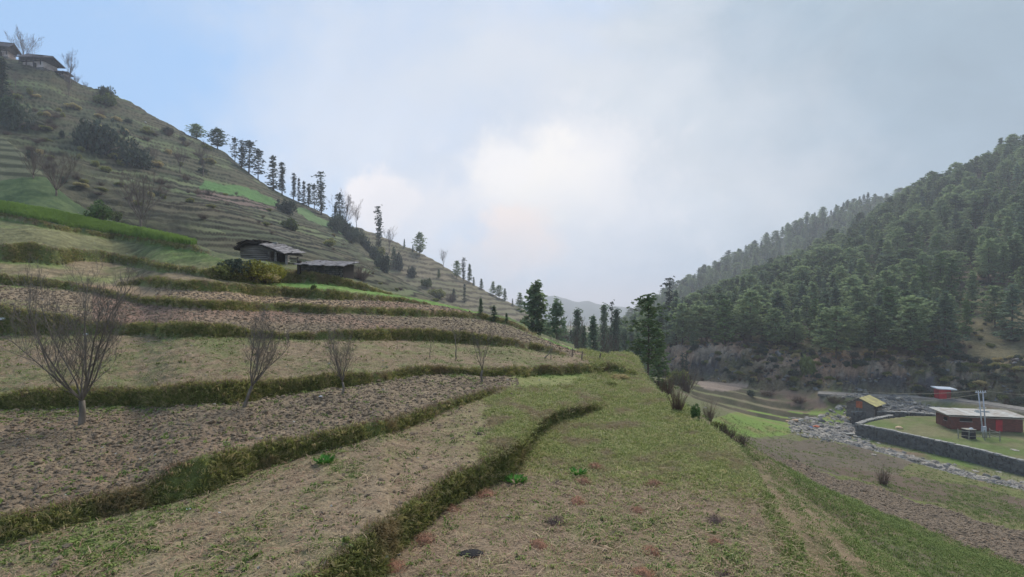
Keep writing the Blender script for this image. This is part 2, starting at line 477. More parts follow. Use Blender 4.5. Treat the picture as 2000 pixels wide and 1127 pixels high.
ROAD = [up(*p) for p in [(1598,767,100.5),(1630,769,99),(1700,772,97),(1780,775,94),(1860,779,91),(1930,788,87),(2000,799,83),(2100,815,77),(2300,850,68),(2600,905,58)]]
WALL = [up(*p) for p in [(1675,853,78),(1740,868,74.5),(1800,882,71),(1900,905,66),(2000,931,61),(2150,970,55),(2350,1015,49)]]
WALL = [(a, b, c) for a, b, c in WALL]
LAWN_Z = -17.9
STREAM = [up(*p) for p in [(1760,800,94),(1700,822,88),(1640,832,84),(1590,842,80),(1620,858,75),(1700,872,71),(1780,888,67),(1850,905,63),(1930,930,58),(2060,975,52),(2300,1040,44)]]
dR, zR, _ = seg_dist(XX, YY, ROAD)
dS, zS, _ = seg_dist(XX, YY, STREAM)
dW, zW, sW = seg_dist(XX, YY, WALL)
LAWN = [(a, b) for a, b, c in WALL] + [(90, 60), (105, 74)] + [up(*p)[:2] for p in [(2100,822,80),(2000,818,81),(1900,815,82),(1830,818,84),(1770,815,84),(1725,822,82),(1700,836,80)]]
lawn = in_poly(XX, YY, LAWN)
near_far = (YY > 40)
ZC = np.where(lawn, LAWN_Z - .03 * np.clip(78 - YY, 0, 40) + .05 * fbm(XX / 2, YY / 2, 31, 2), ZC)
edge = near_far & ~lawn & (dW < 6) & (YY < 82)
ZC = np.where(edge, zW + .15 + (ZC - zW - .15) * sstep(dW, .3, 3), ZC)
wS = 1 - sstep(dS, 1.2, 4.5)
ZC = np.where(near_far & ~lawn, ZC - .35 * wS + .22 * wS * fbm(XX / .9, YY / .9, 33, 3), ZC)

# rock on the cut under the forest
ledge = sstep(ZD - (-18), 0, 2) * (1 - sstep(YY, 100, 150)) * 0
base_t = np.zeros((nr, nc))
cb = np.interp(PXC, [p[0] for p in D_BASE], [p[2] for p in D_BASE]); cc = np.interp(PXC, [p[0] for p in D_CLIFF], [p[2] for p in D_CLIFF])
CLT = (YY - cb[None]) / (cc - cb)[None]
cliffm = sstep(CLT, -.3, .1) * (1 - sstep(CLT + .7 * fbm(XX / 9, YY / 9, 44, 3), 1.2, 2.4))
rid = 1 - np.abs(fbm(XX / 5, YY / 3 + ZD / 2.5, 47, 5, .6)) * 2
ZD = ZD + cliffm * 2.4 * (rid - .5) + .9 * fbm(XX / 10, YY / 10, 49, 4) * sstep(CLT, 1, 2)
ZE = ZE + 2.5 * fbm(XX / 30, YY / 30, 50, 4)

STACK = np.stack([ZA, ZB1, ZB2, ZC, ZD, ZE])
SID = np.argmax(STACK, axis=0)
ZZ = np.max(STACK, axis=0)
# the road is cut into the foot of the forest
rw = sstep(dR, 1.9, 3.4); rw = 1 - (1 - rw) * sstep(PX, 1592, 1625)
ZZ = np.where(dR < 7, zR + (ZZ - zR) * rw, ZZ)
SEGK = SEG // 2                      # 0..8 terrace number when SEG is even, riser number when odd
PY = HZ - F * ZZ / YY


def wob2(s, amp, seed):
    return amp * fbm(XX / s, YY / s, seed, 3)

# --- relief on the near fields ----------------------------------------------------------------------
isA = (SID == 0) & (YY < 60)
plough = isA & (((SEG == 4) & (PX < 1010 + 0 * PX)) | (SEG == 8) | ((SEG == 10) & (PX > 300)))
flat = isA & (RIS < .1)
cl = np.abs(fbm(XX / .34, YY / .30, 101, 3, .6)) * 2 + .6 * fbm(XX / .11, YY / .11, 103, 2)
cl2 = np.abs(fbm(XX / .8, YY / .6, 105, 3, .6)) * 2
fade = np.clip(1 - (YY - 35) / 20, 0, 1)
ZZ = ZZ + np.where(plough, (.036 * cl + .03 * cl2) * fade, 0) * (1 - RIS)
ZZ = ZZ + np.where(isA & ((SEG == 6) | (SEG > 11)), .03 * cl + .05 * cl2 * (SEG > 11), 0) * (1 - RIS)
ZZ = ZZ + np.where(isA & ~plough, (.022 * cl + .02 * fbm(XX / .9, YY / .9, 107, 3)) * fade, 0) * (1 - RIS)
ZZ = ZZ + np.where(isA, RIS * (.10 * fbm(XX / .45, YY / .35, 109, 4, .65) + .05 * fbm(XX / .12, YY / .12, 111, 2)) * fade, 0)
ZZ = ZZ + np.where((SID == 3) & (YY < 70) & ~lawn, .07 * (np.abs(fbm(XX / .5, YY / .5, 113, 3, .6)) * 2 - .5), 0)


def zat(x, y):
    """ground height at plan points"""
    x = np.asarray(x, float); y = np.asarray(y, float)
    u = x / np.maximum(y, 1e-3)
    i = np.clip(np.searchsorted(US, u) - 1, 0, nc - 2)
    j = np.clip(np.searchsorted(YS, y) - 1, 0, nr - 2)
    fu = np.clip((u - US[i]) / (US[i + 1] - US[i]), 0, 1)
    fy = np.clip((y - YS[j]) / (YS[j + 1] - YS[j]), 0, 1)
    a = ZZ[j, i] * (1 - fu) + ZZ[j, i + 1] * fu
    b = ZZ[j + 1, i] * (1 - fu) + ZZ[j + 1, i + 1] * fu
    return a * (1 - fy) + b * fy


def ray_ground(px, py, ymin=3.0, ymax=600):
    """first ground point seen along the ray through a photograph pixel"""
    ys_ = YS[(YS > ymin) & (YS < ymax)]
    u = (px - PX0) / F; r = (HZ - py) / F
    z = zat(u * ys_, ys_)
    hit = np.nonzero(z >= r * ys_)[0]
    if len(hit) == 0:
        return None
    Y = ys_[hit[0]]
    return Vector((u * Y, Y, float(zat(u * Y, Y))))


# worn line and a shallow furrow running down the slope right of the meadow
TRACKS = []
for tr in ([(1478, 900), (1500, 950), (1530, 1000), (1565, 1050), (1600, 1100), (1620, 1127)], [(1540, 960), (1590, 1010), (1630, 1060), (1680, 1120)]):
    pts_ = [ray_ground(*q) for q in tr]
    TRACKS.append([tuple(q) for q in pts_ if q is not None])
TRD = np.full(ZZ.shape, 9.0)
for tr in TRACKS:
    d_, _, _ = seg_dist(XX, YY, tr)
    TRD = np.minimum(TRD, d_ + .25 * fbm(XX / .8, YY / .8, 91, 3))
ZZ = ZZ - .14 * (1 - sstep(TRD, .05, .45)) * (YY < 45)

# ------------------------------------------------------------------ ground colours (albedo, linear)
ALB = np.zeros((nr, nc, 3))


def paint(mask, colour):
    m = np.asarray(mask, float)[..., None]
    c = np.asarray(colour, float)
    ALB[:] = ALB * (1 - m) + c * m


def mix3(a, b, t):
    return np.asarray(a)[None, None] * (1 - t[..., None]) + np.asarray(b)[None, None] * t[..., None]


nA = fbm(XX / 2.6, YY / 2.6, 201, 4, .6); nB = fbm(XX / .7, YY / .7, 203, 4, .6); nC = fbm(XX / 9, YY / 9, 205, 3)
nD = fbm(XX / .22, YY / .22, 207, 3, .6)
wPX = PX + 14 * fbm(PX / 40, PY / 25, 209, 3); wPY = PY + 7 * fbm(PX / 40, PY / 25, 211, 3)


def zone(poly, soft=False):
    return in_poly(wPX, wPY, poly)


SOIL = (.205, .158, .105); SOILR = (.23, .16, .107); STRAW = (.34, .27, .16); OLIVE = (.165, .165, .07)
RGREEN = (.12, .14, .045); RBROWN = (.22, .17, .10)
# default for the near fields: dry stubble with weeds
t = sstep(nA + .6 * nB, -.1, .7)
stub = mix3((.25, .19, .125), (.17, .17, .07), t)
stub = stub + (np.array(STRAW) - stub) * (sstep(nD, .15, .6) * .55)[..., None]
ALB[:] = stub
g = isA
tn = SEGK
# T0 grass field
t0 = g & (SEG == 0)
lower = sstep(PY + 50 * nA + 35 * nC - .15 * (PX - 1100), 850, 935)
grass = mix3((.25, .275, .095), (.17, .215, .065), sstep(nA, -.4, .5))
grass = grass + (np.array((.30, .30, .125)) - grass) * (sstep(nB, .1, .6) * .7)[..., None]
earth = mix3((.215, .16, .108), (.15, .155, .065), sstep(nA + .8 * nB, .05, .7))
earth = earth + (np.array(STRAW) - earth) * (sstep(nD, .15, .6) * .5)[..., None]
c0 = grass * (1 - lower[..., None]) + earth * lower[..., None]
ALB[:] = np.where(t0[..., None], c0, ALB)
# T1: stubble turning greener away, T2: ploughed
m = g & (SEG == 2)
tt = sstep(PX + 90 * nA, 840, 1040) * .7 + .25 * sstep(nC, 0, .6)
c1 = stub * (1 - tt[..., None]) + mix3((.20, .225, .075), (.14, .19, .05), sstep(nB, -.3, .5)) * tt[..., None]
ALB[:] = np.where(m[..., None], c1, ALB)
pl = mix3(SOIL, SOILR, sstep(nC + nA, -.4, .7))
pl = pl * (1 + .28 * nB + .22 * nD)[..., None]
pl2 = pl + (np.array((.14, .16, .055)) - pl) * (sstep(nA + .7 * nC, .30, .65) * .7)[..., None]
ALB[:] = np.where((g & (SEG == 4) & (wPX < 1000))[..., None], pl2, ALB)
ALB[:] = np.where((g & (SEG == 4) & (wPX >= 1000))[..., None], c1, ALB)
# T3: pale green-brown stubble
c3 = mix3((.235, .18, .115), (.155, .165, .07), sstep(nA + .8 * nB + .1, -.3, .6)) * (1 + .2 * nD)[..., None]
ALB[:] = np.where((g & (SEG == 6))[..., None], c3, ALB)
red = mix3((.23, .145, .105), (.20, .16, .10), sstep(nC, -.3, .5)) * (1 + .3 * nB)[..., None]
ALB[:] = np.where((g & (SEG == 8) & (PX > 180))[..., None], red, ALB)
tan = mix3((.30, .215, .13), (.24, .155, .105), sstep(nA + nC, -.3, .6)) * (1 + .25 * nB)[..., None]
ALB[:] = np.where((g & (SEG == 10))[..., None], tan, ALB)
m = g & (SEG == 12)
ALB[:] = np.where((m & (wPX > 520))[..., None], mix3((.13, .22, .055), (.20, .20, .08), sstep(nA, .0, .7)), ALB)
ALB[:] = np.where((m & (wPX <= 520))[..., None], mix3((.20, .155, .095), (.14, .15, .06), sstep(nA + .4 * nC, -.3, .4)) * (1 + .3 * nB)[..., None], ALB)
m = g & (SEG == 14)
ALB[:] = np.where(m[..., None], mix3((.15, .145, .07), (.095, .13, .042), sstep(nA + nC + (PX - 200) / 500, -.2, .8)) * (1 + .3 * nB)[..., None], ALB)
m = g & (SEG > 11) & (RIS < .1)
ALB[:] = np.where(m[..., None], ALB * (1 + .35 * nD + .35 * nB)[..., None], ALB)
m = g & (SEG >= 16)
ALB[:] = np.where(m[..., None], mix3((.10, .15, .05), (.135, .14, .075), sstep(nA + nC, -.3, .5)), ALB)
# upper left slope beyond the bright crop: thin grey-green contour strips
g = SID == 0
m = g & ~isA
ALB[:] = np.where(m[..., None], mix3((.09, .12, .045), (.13, .12, .07), sstep(nA + nC, -.3, .5)), ALB)
up_l = g & (SEG >= 16) & (PX < 230)
st = np.sin((ZZ + .8 * nC) * 3.6) * .5 + .5
ALB[:] = np.where((up_l & (wPY < 350))[..., None], mix3((.12, .125, .075), (.045, .05, .03), sstep(st, .35, .75)), ALB)
ALB[:] = np.where((up_l & (wPY >= 350))[..., None], mix3((.05, .08, .035), (.085, .12, .05), sstep(nB + .5 * nA, -.4, .4)), ALB)
# banks
rc = mix3(RGREEN, RBROWN, sstep(nA * .8 + nC, .05, .75)) * (1 + .5 * nD + .3 * nB)[..., None]
rm = RIS * isA
paint(rm, 0)
ALB += rc * rm[..., None]
# brighter green strip at the foot of the banks and over the drop on the right
ft = np.clip(TOEF - RIS, 0, 1) * isA * sstep(nA + nC, -.5, .3) * .7
ALB[:] = ALB * (1 - ft[..., None]) + np.array((.11, .17, .04)) * ft[..., None]
dr = (isA & over_mask & (SEG < 18))
DRM = dr
ALB[:] = np.where(dr[..., None], mix3((.10, .125, .04), (.18, .145, .085), sstep(nA + nB * .5 + .8 * nC, -.35, .4)), ALB)
tk = (1 - sstep(TRD, .1, .5)) * (YY < 45) * .5
ALB[:] = ALB * (1 - tk[..., None]) + np.array((.17, .125, .08)) * tk[..., None]
mess = isA & (PX + 50 * nA > 1130) & (PX < 1290) & (PY + 30 * nC < 790) & (SEG > 0)
ALB[:] = np.where(mess[..., None], mix3((.13, .20, .05), (.20, .16, .09), sstep(nA + nB, -.1, .6)), ALB)

# left hillsides
rs_ = _hash(IB1.astype(int) * 7 + 3, np.floor((XX * .3 + YY) / 24 + IB1 * .37).astype(int), 5)
hill1 = mix3((.068, .084, .043), (.112, .095, .06), rs_) * (1 + .2 * nA)[..., None]
hill1 = np.where((rs_ > .80)[..., None], mix3((.12, .155, .07), (.14, .15, .075), sstep(nA, -1, 1)), hill1)
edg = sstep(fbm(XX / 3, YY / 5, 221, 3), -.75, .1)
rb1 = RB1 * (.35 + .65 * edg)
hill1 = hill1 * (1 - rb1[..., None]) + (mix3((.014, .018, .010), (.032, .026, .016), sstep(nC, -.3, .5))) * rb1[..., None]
hill1 = np.where(((PY > 352) & zone([(396,352),(470,366),(548,392),(546,399),(470,386),(396,366)]))[..., None], np.array((.095, .19, .06)) * (1 + .15 * nA)[..., None], hill1)
hill1 = np.where(zone([(578,402),(640,428),(706,462),(690,468),(640,446),(585,418)])[..., None], np.array((.11, .18, .07)) * (1 + .15 * nA)[..., None], hill1)
hill1 = np.where((zone([(396,368),(470,388),(548,401),(520,412),(450,398),(390,380)]) & ~RB1)[..., None], np.array((.17, .125, .10)), hill1)
sc_c = mix3((.078, .074, .045), (.026, .028, .018), sstep(fbm(XX / 6, YY / 6, 223, 5, .6), -.15, .25)) * (1.15 + .5 * nA)[..., None]
sc_c = sc_c + (hill1 - sc_c) * np.clip(sstep(-wPY + 215 + .50 * wPX, -50, 30) + .5 * sstep(nC, -.3, .4), 0, 1)[..., None]
hill1 = hill1 + (sc_c - hill1) * scrub[..., None]
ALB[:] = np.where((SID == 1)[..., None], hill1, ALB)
rs2 = _hash(IB2.astype(int) * 5 + 1, np.floor((XX + YY) / 40).astype(int), 9)
hill2 = mix3((.20, .17, .112), (.15, .145, .085), rs2)
hill2 = hill2 * (1 - RB2[..., None] * .9) + np.array((.075, .065, .045)) * (RB2[..., None] * .9)
ALB[:] = np.where((SID == 2)[..., None], hill2, ALB)

# valley floor
v = SID == 3
val = mix3((.125, .135, .05), (.175, .13, .085), sstep(nA + nC, -.3, .6)) * (1 + .25 * nB)[..., None]
val = np.where((PX < 1560)[..., None] & (PY < 870)[..., None], mix3((.13, .135, .065), (.165, .135, .09), sstep(nA + nC, -.2, .5)), val)
G2 = (.145, .21, .05)
z1 = zone([(1400,815),(1480,800),(1560,806),(1620,800),(1690,806),(1660,825),(1560,832),(1540,850),(1440,858),(1390,830)])
val = np.where(z1[..., None], mix3(G2, (.20, .19, .075), sstep(nA, -.1, .5)), val)
z2 = zone([(1430,856),(1590,860),(1680,874),(1780,900),(1760,930),(1640,925),(1500,892),(1450,880)])
val = np.where(z2[..., None], mix3((.115, .095, .07), (.14, .115, .08), sstep(nA, -.3, .5)), val)
z3 = zone([(1600,905),(1760,930),(1900,950),(2100,1000),(2100,1035),(1900,1000),(1740,962)])
val = np.where(z3[..., None], mix3((.12, .09, .065), (.12, .12, .05), sstep(nA + nC, -.1, .6)), val)
z4 = zone([(1470,878),(1560,905),(1740,965),(1900,1015),(2100,1065),(2100,1150),(2000,1105),(1850,1050),(1700,990),(1600,945),(1500,900)])
val = np.where(z4[..., None], pl * np.array((.82, .80, .78)), val)
z5 = zone([(1440,865),(1475,880),(1500,902),(1600,950),(1700,995),(1850,1055),(2000,1110),(2100,1160),(1560,1160),(1500,1000)])
val = np.where(z5[..., None], mix3((.105, .125, .042), (.17, .135, .08), sstep(nA + .7 * nB + nC, -.25, .4)), val)
z6 = zone([(1660,1060),(1760,1040),(1960,1127),(1960,1160),(1700,1160)])
val = np.where(z6[..., None], mix3((.165, .14, .085), (.12, .14, .05), sstep(nA + .7 * nB, .1, .7)), val)
z7 = zone([(1640,860),(1740,872),(1860,905),(2000,945),(2000,925),(1800,880),(1680,856)])
val = np.where(z7[..., None], mix3((.12, .17, .045), (.17, .165, .09), sstep(nA + nC + (PX - 1750) / 300, -.3, .8)), val)
val = np.where((RISC > .5)[..., None], mix3((.06, .06, .035), (.10, .085, .055), sstep(nA, -.3, .4)), val)
z8 = zone([(1380,735),(1440,742),(1470,752),(1430,764),(1385,762),(1370,745)])
val = np.where(z8[..., None], np.array((.22, .175, .14)) * (1 + .1 * nA)[..., None], val)
z9 = zone([(1555,745),(1600,775),(1612,795),(1570,800),(1500,780),(1480,752)])
val = np.where(z9[..., None], mix3((.17, .12, .09), (.12, .11, .065), sstep(nA, -.3, .4)), val)
sb = (1 - sstep(dS + 1.2 * nA, 1.4, 2.8)) * ~lawn * (YY > 40)
val = val * (1 - sb[..., None]) + (np.array((.21, .205, .20)) * (1 + .5 * nB)[..., None]) * sb[..., None]
rub = zone([(1715,790),(1800,788),(1840,800),(1850,822),(1760,814),(1716,810)]) & ~lawn
val = np.where(rub[..., None], mix3((.20, .19, .175), (.12, .11, .09), sstep(nA, -.2, .4)), val)
val = np.where(lawn[..., None], mix3((.11, .145, .045), (.16, .15, .075), sstep(nA + nC, -.3, .6)) * (1 + .2 * nB)[..., None], val)
lw = sstep(-dR, -3.0, -1.9) * (YY > 60) * sstep(PX, 1592, 1625)
val = val * (1 - lw[..., None]) + np.array((.17, .155, .135)) * lw[..., None]
ALB[:] = np.where(v[..., None], val, ALB)

# forest hillsides: litter, open dry grass, and rock along the foot
fo = mix3((.14, .105, .072), (.095, .10, .05), sstep(nC, -.3, .5)) * (1 + .3 * nA)[..., None]
opn = zone([(1835,560),(1900,560),(2010,545),(2400,520),(2400,800),(2000,760),(1890,760),(1880,640),(1840,620)])
fo = np.where(opn[..., None], mix3((.18, .155, .085), (.145, .13, .07), sstep(nA + nC, -.4, .5)), fo)
rk = mix3((.12, .10, .08), (.34, .27, .20), sstep(rid + .6 * nA, .1, 1.0)) * (1 + .35 * nB)[..., None]
orange = sstep(fbm(XX / 7 + ZD / 6, YY / 9, 231, 3), -.1, .2) * (wPX < 1720) * .9 + sstep(fbm(XX / 5, YY / 5, 233, 3), .15, .4) * .6
rk = rk + (np.array((.43, .27, .175)) * (1 + .25 * nB)[..., None] - rk) * np.clip(orange, 0, 1)[..., None]
dk = zone([(1350,710),(1400,705),(1455,690),(1470,735),(1430,745),(1375,738)]) | zone([(1630,740),(1700,730),(1830,735),(1850,768),(1700,766),(1640,762)])
rk = np.where(dk[..., None], np.array((.085, .08, .082)) * (1 + .6 * nB)[..., None], rk)
rk = rk + (mix3((.12, .125, .055), (.19, .15, .09), sstep(nA, -.3, .4)) - rk) * (sstep(nC + .5 * nA + .4 * fbm(XX / 5, ZD / 2, 261, 3), .05, .25) * .9)[..., None]
cm = cliffm[..., None]
rk = rk + (mix3((.15, .125, .08), (.10, .11, .05), sstep(nA, -.3, .4)) - rk) * (sstep(-CLT, -.4, 0) * .9)[..., None]
fo = fo * (1 - cm) + rk * cm
ALB[:] = np.where((SID == 4)[..., None], fo, ALB)
ALB[:] = np.where((SID == 5)[..., None], np.array((.06, .08, .045)), ALB)
ALB[:] = np.clip(ALB, .012, .6)

# ------------------------------------------------------------------ materials


def mat(name):
    m = bpy.data.materials.new(name)
    m.use_nodes = True
    nt = m.node_tree
    b = nt.nodes['Principled BSDF']
    b.inputs['Specular IOR Level'].default_value = .25
    b.inputs['Roughness'].default_value = .9
    return m, nt, b


def objco(nt):
    return nt.nodes.new('ShaderNodeTexCoord').outputs['Object']


def ground_mat(name, s1, s2, amt, bump, bdist):
    m, nt, b = mat(name)
    at = nt.nodes.new('ShaderNodeVertexColor'); at.layer_name = 'Col'
    co = objco(nt)
    n1 = noise(nt, co, s1, 6, .66); n2 = noise(nt, co, s2, 4, .6); n3 = noise(nt, co, s1 * .13, 5, .7)
    f = mathn(nt, 'ADD', mathn(nt, 'MULTIPLY', mathn(nt, 'SUBTRACT', n1, .5), amt * 2.4), mathn(nt, 'MULTIPLY', mathn(nt, 'SUBTRACT', n2, .5), amt * 1.4))
    f = mathn(nt, 'ADD', f, mathn(nt, 'MULTIPLY', mathn(nt, 'SUBTRACT', n3, .5), amt * 1.6))
    f = mathn(nt, 'ADD', f, 1.0)
    mul = nt.nodes.new('ShaderNodeVectorMath'); mul.operation = 'SCALE'
    nt.links.new(at.outputs['Color'], mul.inputs[0]); nt.links.new(f, mul.inputs['Scale'])
    nt.links.new(mul.outputs[0], b.inputs['Base Color'])
    bp = nt.nodes.new('ShaderNodeBump'); bp.inputs['Strength'].default_value = bump; bp.inputs['Distance'].default_value = bdist
    nt.links.new(mathn(nt, 'ADD', n1, mathn(nt, 'MULTIPLY', n2, .6)), bp.inputs['Height'])
    nt.links.new(bp.outputs[0], b.inputs['Normal'])
    b.inputs['Specular IOR Level'].default_value = .1
    b.inputs['Roughness'].default_value = .95
    return m


M_FIELD = ground_mat('field_earth', 9, 30, .55, .9, .06)
M_HILL = ground_mat('hillside_earth', 1.2, 5, .45, .8, .5)
M_ROCKY = ground_mat('forest_floor_and_rock', .9, 3.5, .65, 1.0, .8)


def grid_object(name, sel, material):
    """sel: boolean per cell (nr-1, nc-1)"""
    jj, ii = np.nonzero(sel)
    v00 = jj * nc + ii
    quads = np.stack([v00, v00 + 1, v00 + nc + 1, v00 + nc], 1)
    used = np.unique(quads)
    remap = np.full(nr * nc, -1); remap[used] = np.arange(len(used))
    q = remap[quads]
    co = np.stack([XX.ravel()[used], YY.ravel()[used], ZZ.ravel()[used]], 1)
    me = bpy.data.meshes.new(name)
    me.vertices.add(len(co)); me.vertices.foreach_set('co', co.ravel().astype(np.float32))
    me.loops.add(q.size); me.loops.foreach_set('vertex_index', q.ravel().astype(np.int32))
    me.polygons.add(len(q)); me.polygons.foreach_set('loop_start', np.arange(0, q.size, 4, dtype=np.int32))
    me.polygons.foreach_set('loop_total', np.full(len(q), 4, dtype=np.int32))
    me.polygons.foreach_set('use_smooth', np.ones(len(q), dtype=bool))
    me.update(calc_edges=True)
    ca = me.color_attributes.new('Col', 'FLOAT_COLOR', 'POINT')
    cc_ = np.ones((len(co), 4), dtype=np.float32); cc_[:, :3] = ALB.reshape(-1, 3)[used]
    ca.data.foreach_set('color', cc_.ravel())
    me.materials.append(material)
    o = bpy.data.objects.new(name, me)
    o['kind'] = 'structure'
    COL.objects.link(o)
    return o


cs = SID[:-1, :-1]
keep = (STACK.max(0)[:-1, :-1] > -58)
grid_object('ground', np.isin(cs, (0, 3)) & keep, M_FIELD)
grid_object('terraced_hillside', np.isin(cs, (1, 2)) & keep, M_HILL)
grid_object('forest_hillside', np.isin(cs, (4, 5)) & keep, M_ROCKY)


def tag(o, label=None, cat=None, group=None, kind=None):
    if label: o['label'] = label
    if cat: o['category'] = cat
    if group: o['group'] = group
    if kind: o['kind'] = kind
    return o


def empty(name, loc=(0, 0, 0), rz=0.0):
    o = bpy.data.objects.new(name, None)
    o.empty_display_size = .2
    o.location = loc
    o.rotation_euler = (0, 0, rz)
    COL.objects.link(o)
    return o


def mesh_obj(name, verts, faces, materials, parent=None, mids=None, smooth_=False, loc=None):
    me = bpy.data.meshes.new(name)
    me.from_pydata([tuple(v) for v in verts], [], faces)
    for m in (materials if isinstance(materials, (list, tuple)) else [materials]):
        me.materials.append(m)
    if mids is not None:
        me.polygons.foreach_set('material_index', mids)
    if smooth_:
        me.polygons.foreach_set('use_smooth', [True] * len(faces))
    me.update()
    o = bpy.data.objects.new(name, me)
    COL.objects.link(o)
    if parent: o.parent = parent
    if loc is not None: o.location = loc
    return o


def copy_tree(o, parent=None):
    c = o.copy()
    COL.objects.link(c)
    if parent: c.parent = parent
    for ch in [k for k in o.children]:
        copy_tree(ch, c)
    return c

# ------------------------------------------------------------------ the far mountains
def far_mountain():
    prof = np.array([(300,640),(700,636),(900,622),(960,602),(1020,590),(1060,579),(1085,577),(1105,583),(1130,590),(1150,588),(1175,596),(1205,598),(1240,604),(1290,612),(1400,625),(1700,640)], float)
    n = 220
    px = np.linspace(300, 1700, n)
    top = np.interp(px, prof[:, 0], prof[:, 1]) + 1.6 * fbm(px / 22, px * 0, 71, 4)
    Y0, Y1 = 1250.0, 1750.0
    rows = 14
    V = []; Fc = []
    for r in range(rows + 4):
        t = r / (rows - 1)
        for i in range(n):
            if t <= 1:
                Y = Y0 + (Y1 - Y0) * t
                zt_ = (HZ - top[i]) / F * Y1
                z = -70 + (zt_ + 70) * (t ** .9) + 8 * fbm(px[i] / 30, t * 5, 75, 4) * math.sin(math.pi * min(t, 1))
                x = (px[i] - PX0) / F * Y1
            else:
                Y = Y1 + (t - 1) * 500
                zt_ = (HZ - top[i]) / F * Y1
                z = zt_ - (t - 1) * 300
                x = (px[i] - PX0) / F * Y1
            V.append((x, Y, z))
    for r in range(rows + 3):
        for i in range(n - 1):
            a = r * n + i
            Fc.append((a, a + 1, a + n + 1, a + n))
    m, nt, b = mat('far_mountain')
    b.inputs['Base Color'].default_value = (.07, .085, .06, 1)
    o = mesh_obj('mountain', V, Fc, m, smooth_=True)
    o['kind'] = 'structure'


far_mountain()
# base level under everything so no gap shows between the valley and the mountains
mb, _, bb = mat('valley_base'); bb.inputs['Base Color'].default_value = (.08, .09, .05, 1)
vb = mesh_obj('valley_bottom', [(-1400, -30, -75), (1400, -30, -75), (1400, 1900, -75), (-1400, 1900, -75)], [(0, 1, 2, 3)], mb)
vb['kind'] = 'structure'

# ------------------------------------------------------------------ haze
hz = bpy.data.materials.new('valley_haze'); hz.use_nodes = True
nt = hz.node_tree
nt.nodes.clear()
ho = nt.nodes.new('ShaderNodeOutputMaterial'); pv = nt.nodes.new('ShaderNodeVolumePrincipled')
pv.inputs['Color'].default_value = (.88, .92, 1.0, 1)
pv.inputs['Density'].default_value = .00055
pv.inputs['Anisotropy'].default_value = .2
nt.links.new(pv.outputs[0], ho.inputs['Volume'])
bx0, bx1, by0, by1, bz0, bz1 = -1450, 1450, -60, 1980, -78, 140
hv = [(x, y, z) for x in (bx0, bx1) for y in (by0, by1) for z in (bz0, bz1)]
hf = [(0, 1, 3, 2), (4, 6, 7, 5), (0, 4, 5, 1), (2, 3, 7, 6), (0, 2, 6, 4), (1, 5, 7, 3)]
h = mesh_obj('haze', hv, hf, hz)
tag(h, kind='stuff')

# ------------------------------------------------------------------ plant materials


def leaf_mat(name, dark, light, tip=None, rough=.75, rnd=.5, trans=.12, scale=2.5):
    """foliage: each plant and each clump has its own tone"""
    m, nt, b = mat(name)
    oi = nt.nodes.new('ShaderNodeObjectInfo')
    n1 = noise(nt, objco(nt), scale, 3, .6)
    geo = nt.nodes.new('ShaderNodeNewGeometry')
    f = mathn(nt, 'ADD', mathn(nt, 'MULTIPLY', geo.outputs['Random Per Island'], .55), mathn(nt, 'MULTIPLY', n1, .6))
    f = mathn(nt, 'ADD', f, mathn(nt, 'MULTIPLY', mathn(nt, 'SUBTRACT', oi.outputs['Random'], .5), rnd), clamp=True)
    c = mixc(nt, smooth(nt, f, .1, .95), dark, light)
    if tip:
        c = mixc(nt, smooth(nt, oi.outputs['Random'], .62, .95), c, tip)
    nt.links.new(c, b.inputs['Base Color'])
    b.inputs['Roughness'].default_value = rough
    b.inputs['Specular IOR Level'].default_value = .15
    if trans:
        tr = nt.nodes.new('ShaderNodeBsdfTranslucent'); nt.links.new(c, tr.inputs[0])
        mx = nt.nodes.new('ShaderNodeMixShader'); mx.inputs[0].default_value = trans
        nt.links.new(b.outputs[0], mx.inputs[1]); nt.links.new(tr.outputs[0], mx.inputs[2])
        nt.links.new(mx.outputs[0], nt.nodes['Material Output'].inputs[0])
    return m


def patchy(m, colour, scale, lo, hi):
    """drier or greener stretches that follow the place, not the tuft"""
    nt = m.node_tree
    b = nt.nodes['Principled BSDF']
    src = b.inputs['Base Color'].links[0].from_socket
    geo = nt.nodes.new('ShaderNodeNewGeometry')
    n1 = noise(nt, geo.outputs['Position'], scale, 4, .6)
    c = mixc(nt, smooth(nt, n1, lo, hi), src, colour)
    nt.links.new(c, b.inputs['Base Color'])
    for n in nt.nodes:
        if n.type == 'BSDF_TRANSLUCENT': nt.links.new(c, n.inputs[0])


def plain_mat(name, colour, rough=.85, var=.3, scale=3.0, bump=.3, spec=.2, colour2=None, stretch=None, bd=.03):
    m, nt, b = mat(name)
    co = objco(nt)
    if stretch:
        mp = nt.nodes.new('ShaderNodeMapping'); mp.inputs['Scale'].default_value = stretch
        nt.links.new(co, mp.inputs[0]); co = mp.outputs[0]
    oi = nt.nodes.new('ShaderNodeObjectInfo')
    n1 = noise(nt, co, scale, 6, .6)
    c2 = colour2 or tuple(v * (1 - var) for v in colour)
    f = mathn(nt, 'ADD', smooth(nt, n1, .3, .7), mathn(nt, 'MULTIPLY', mathn(nt, 'SUBTRACT', oi.outputs['Random'], .5), .5), clamp=True)
    c = mixc(nt, f, c2, colour)
    nt.links.new(c, b.inputs['Base Color'])
    b.inputs['Roughness'].default_value = rough
    b.inputs['Specular IOR Level'].default_value = spec
    bp = nt.nodes.new('ShaderNodeBump'); bp.inputs['Strength'].default_value = bump; bp.inputs['Distance'].default_value = bd
    nt.links.new(n1, bp.inputs['Height']); nt.links.new(bp.outputs[0], b.inputs['Normal'])
    return m


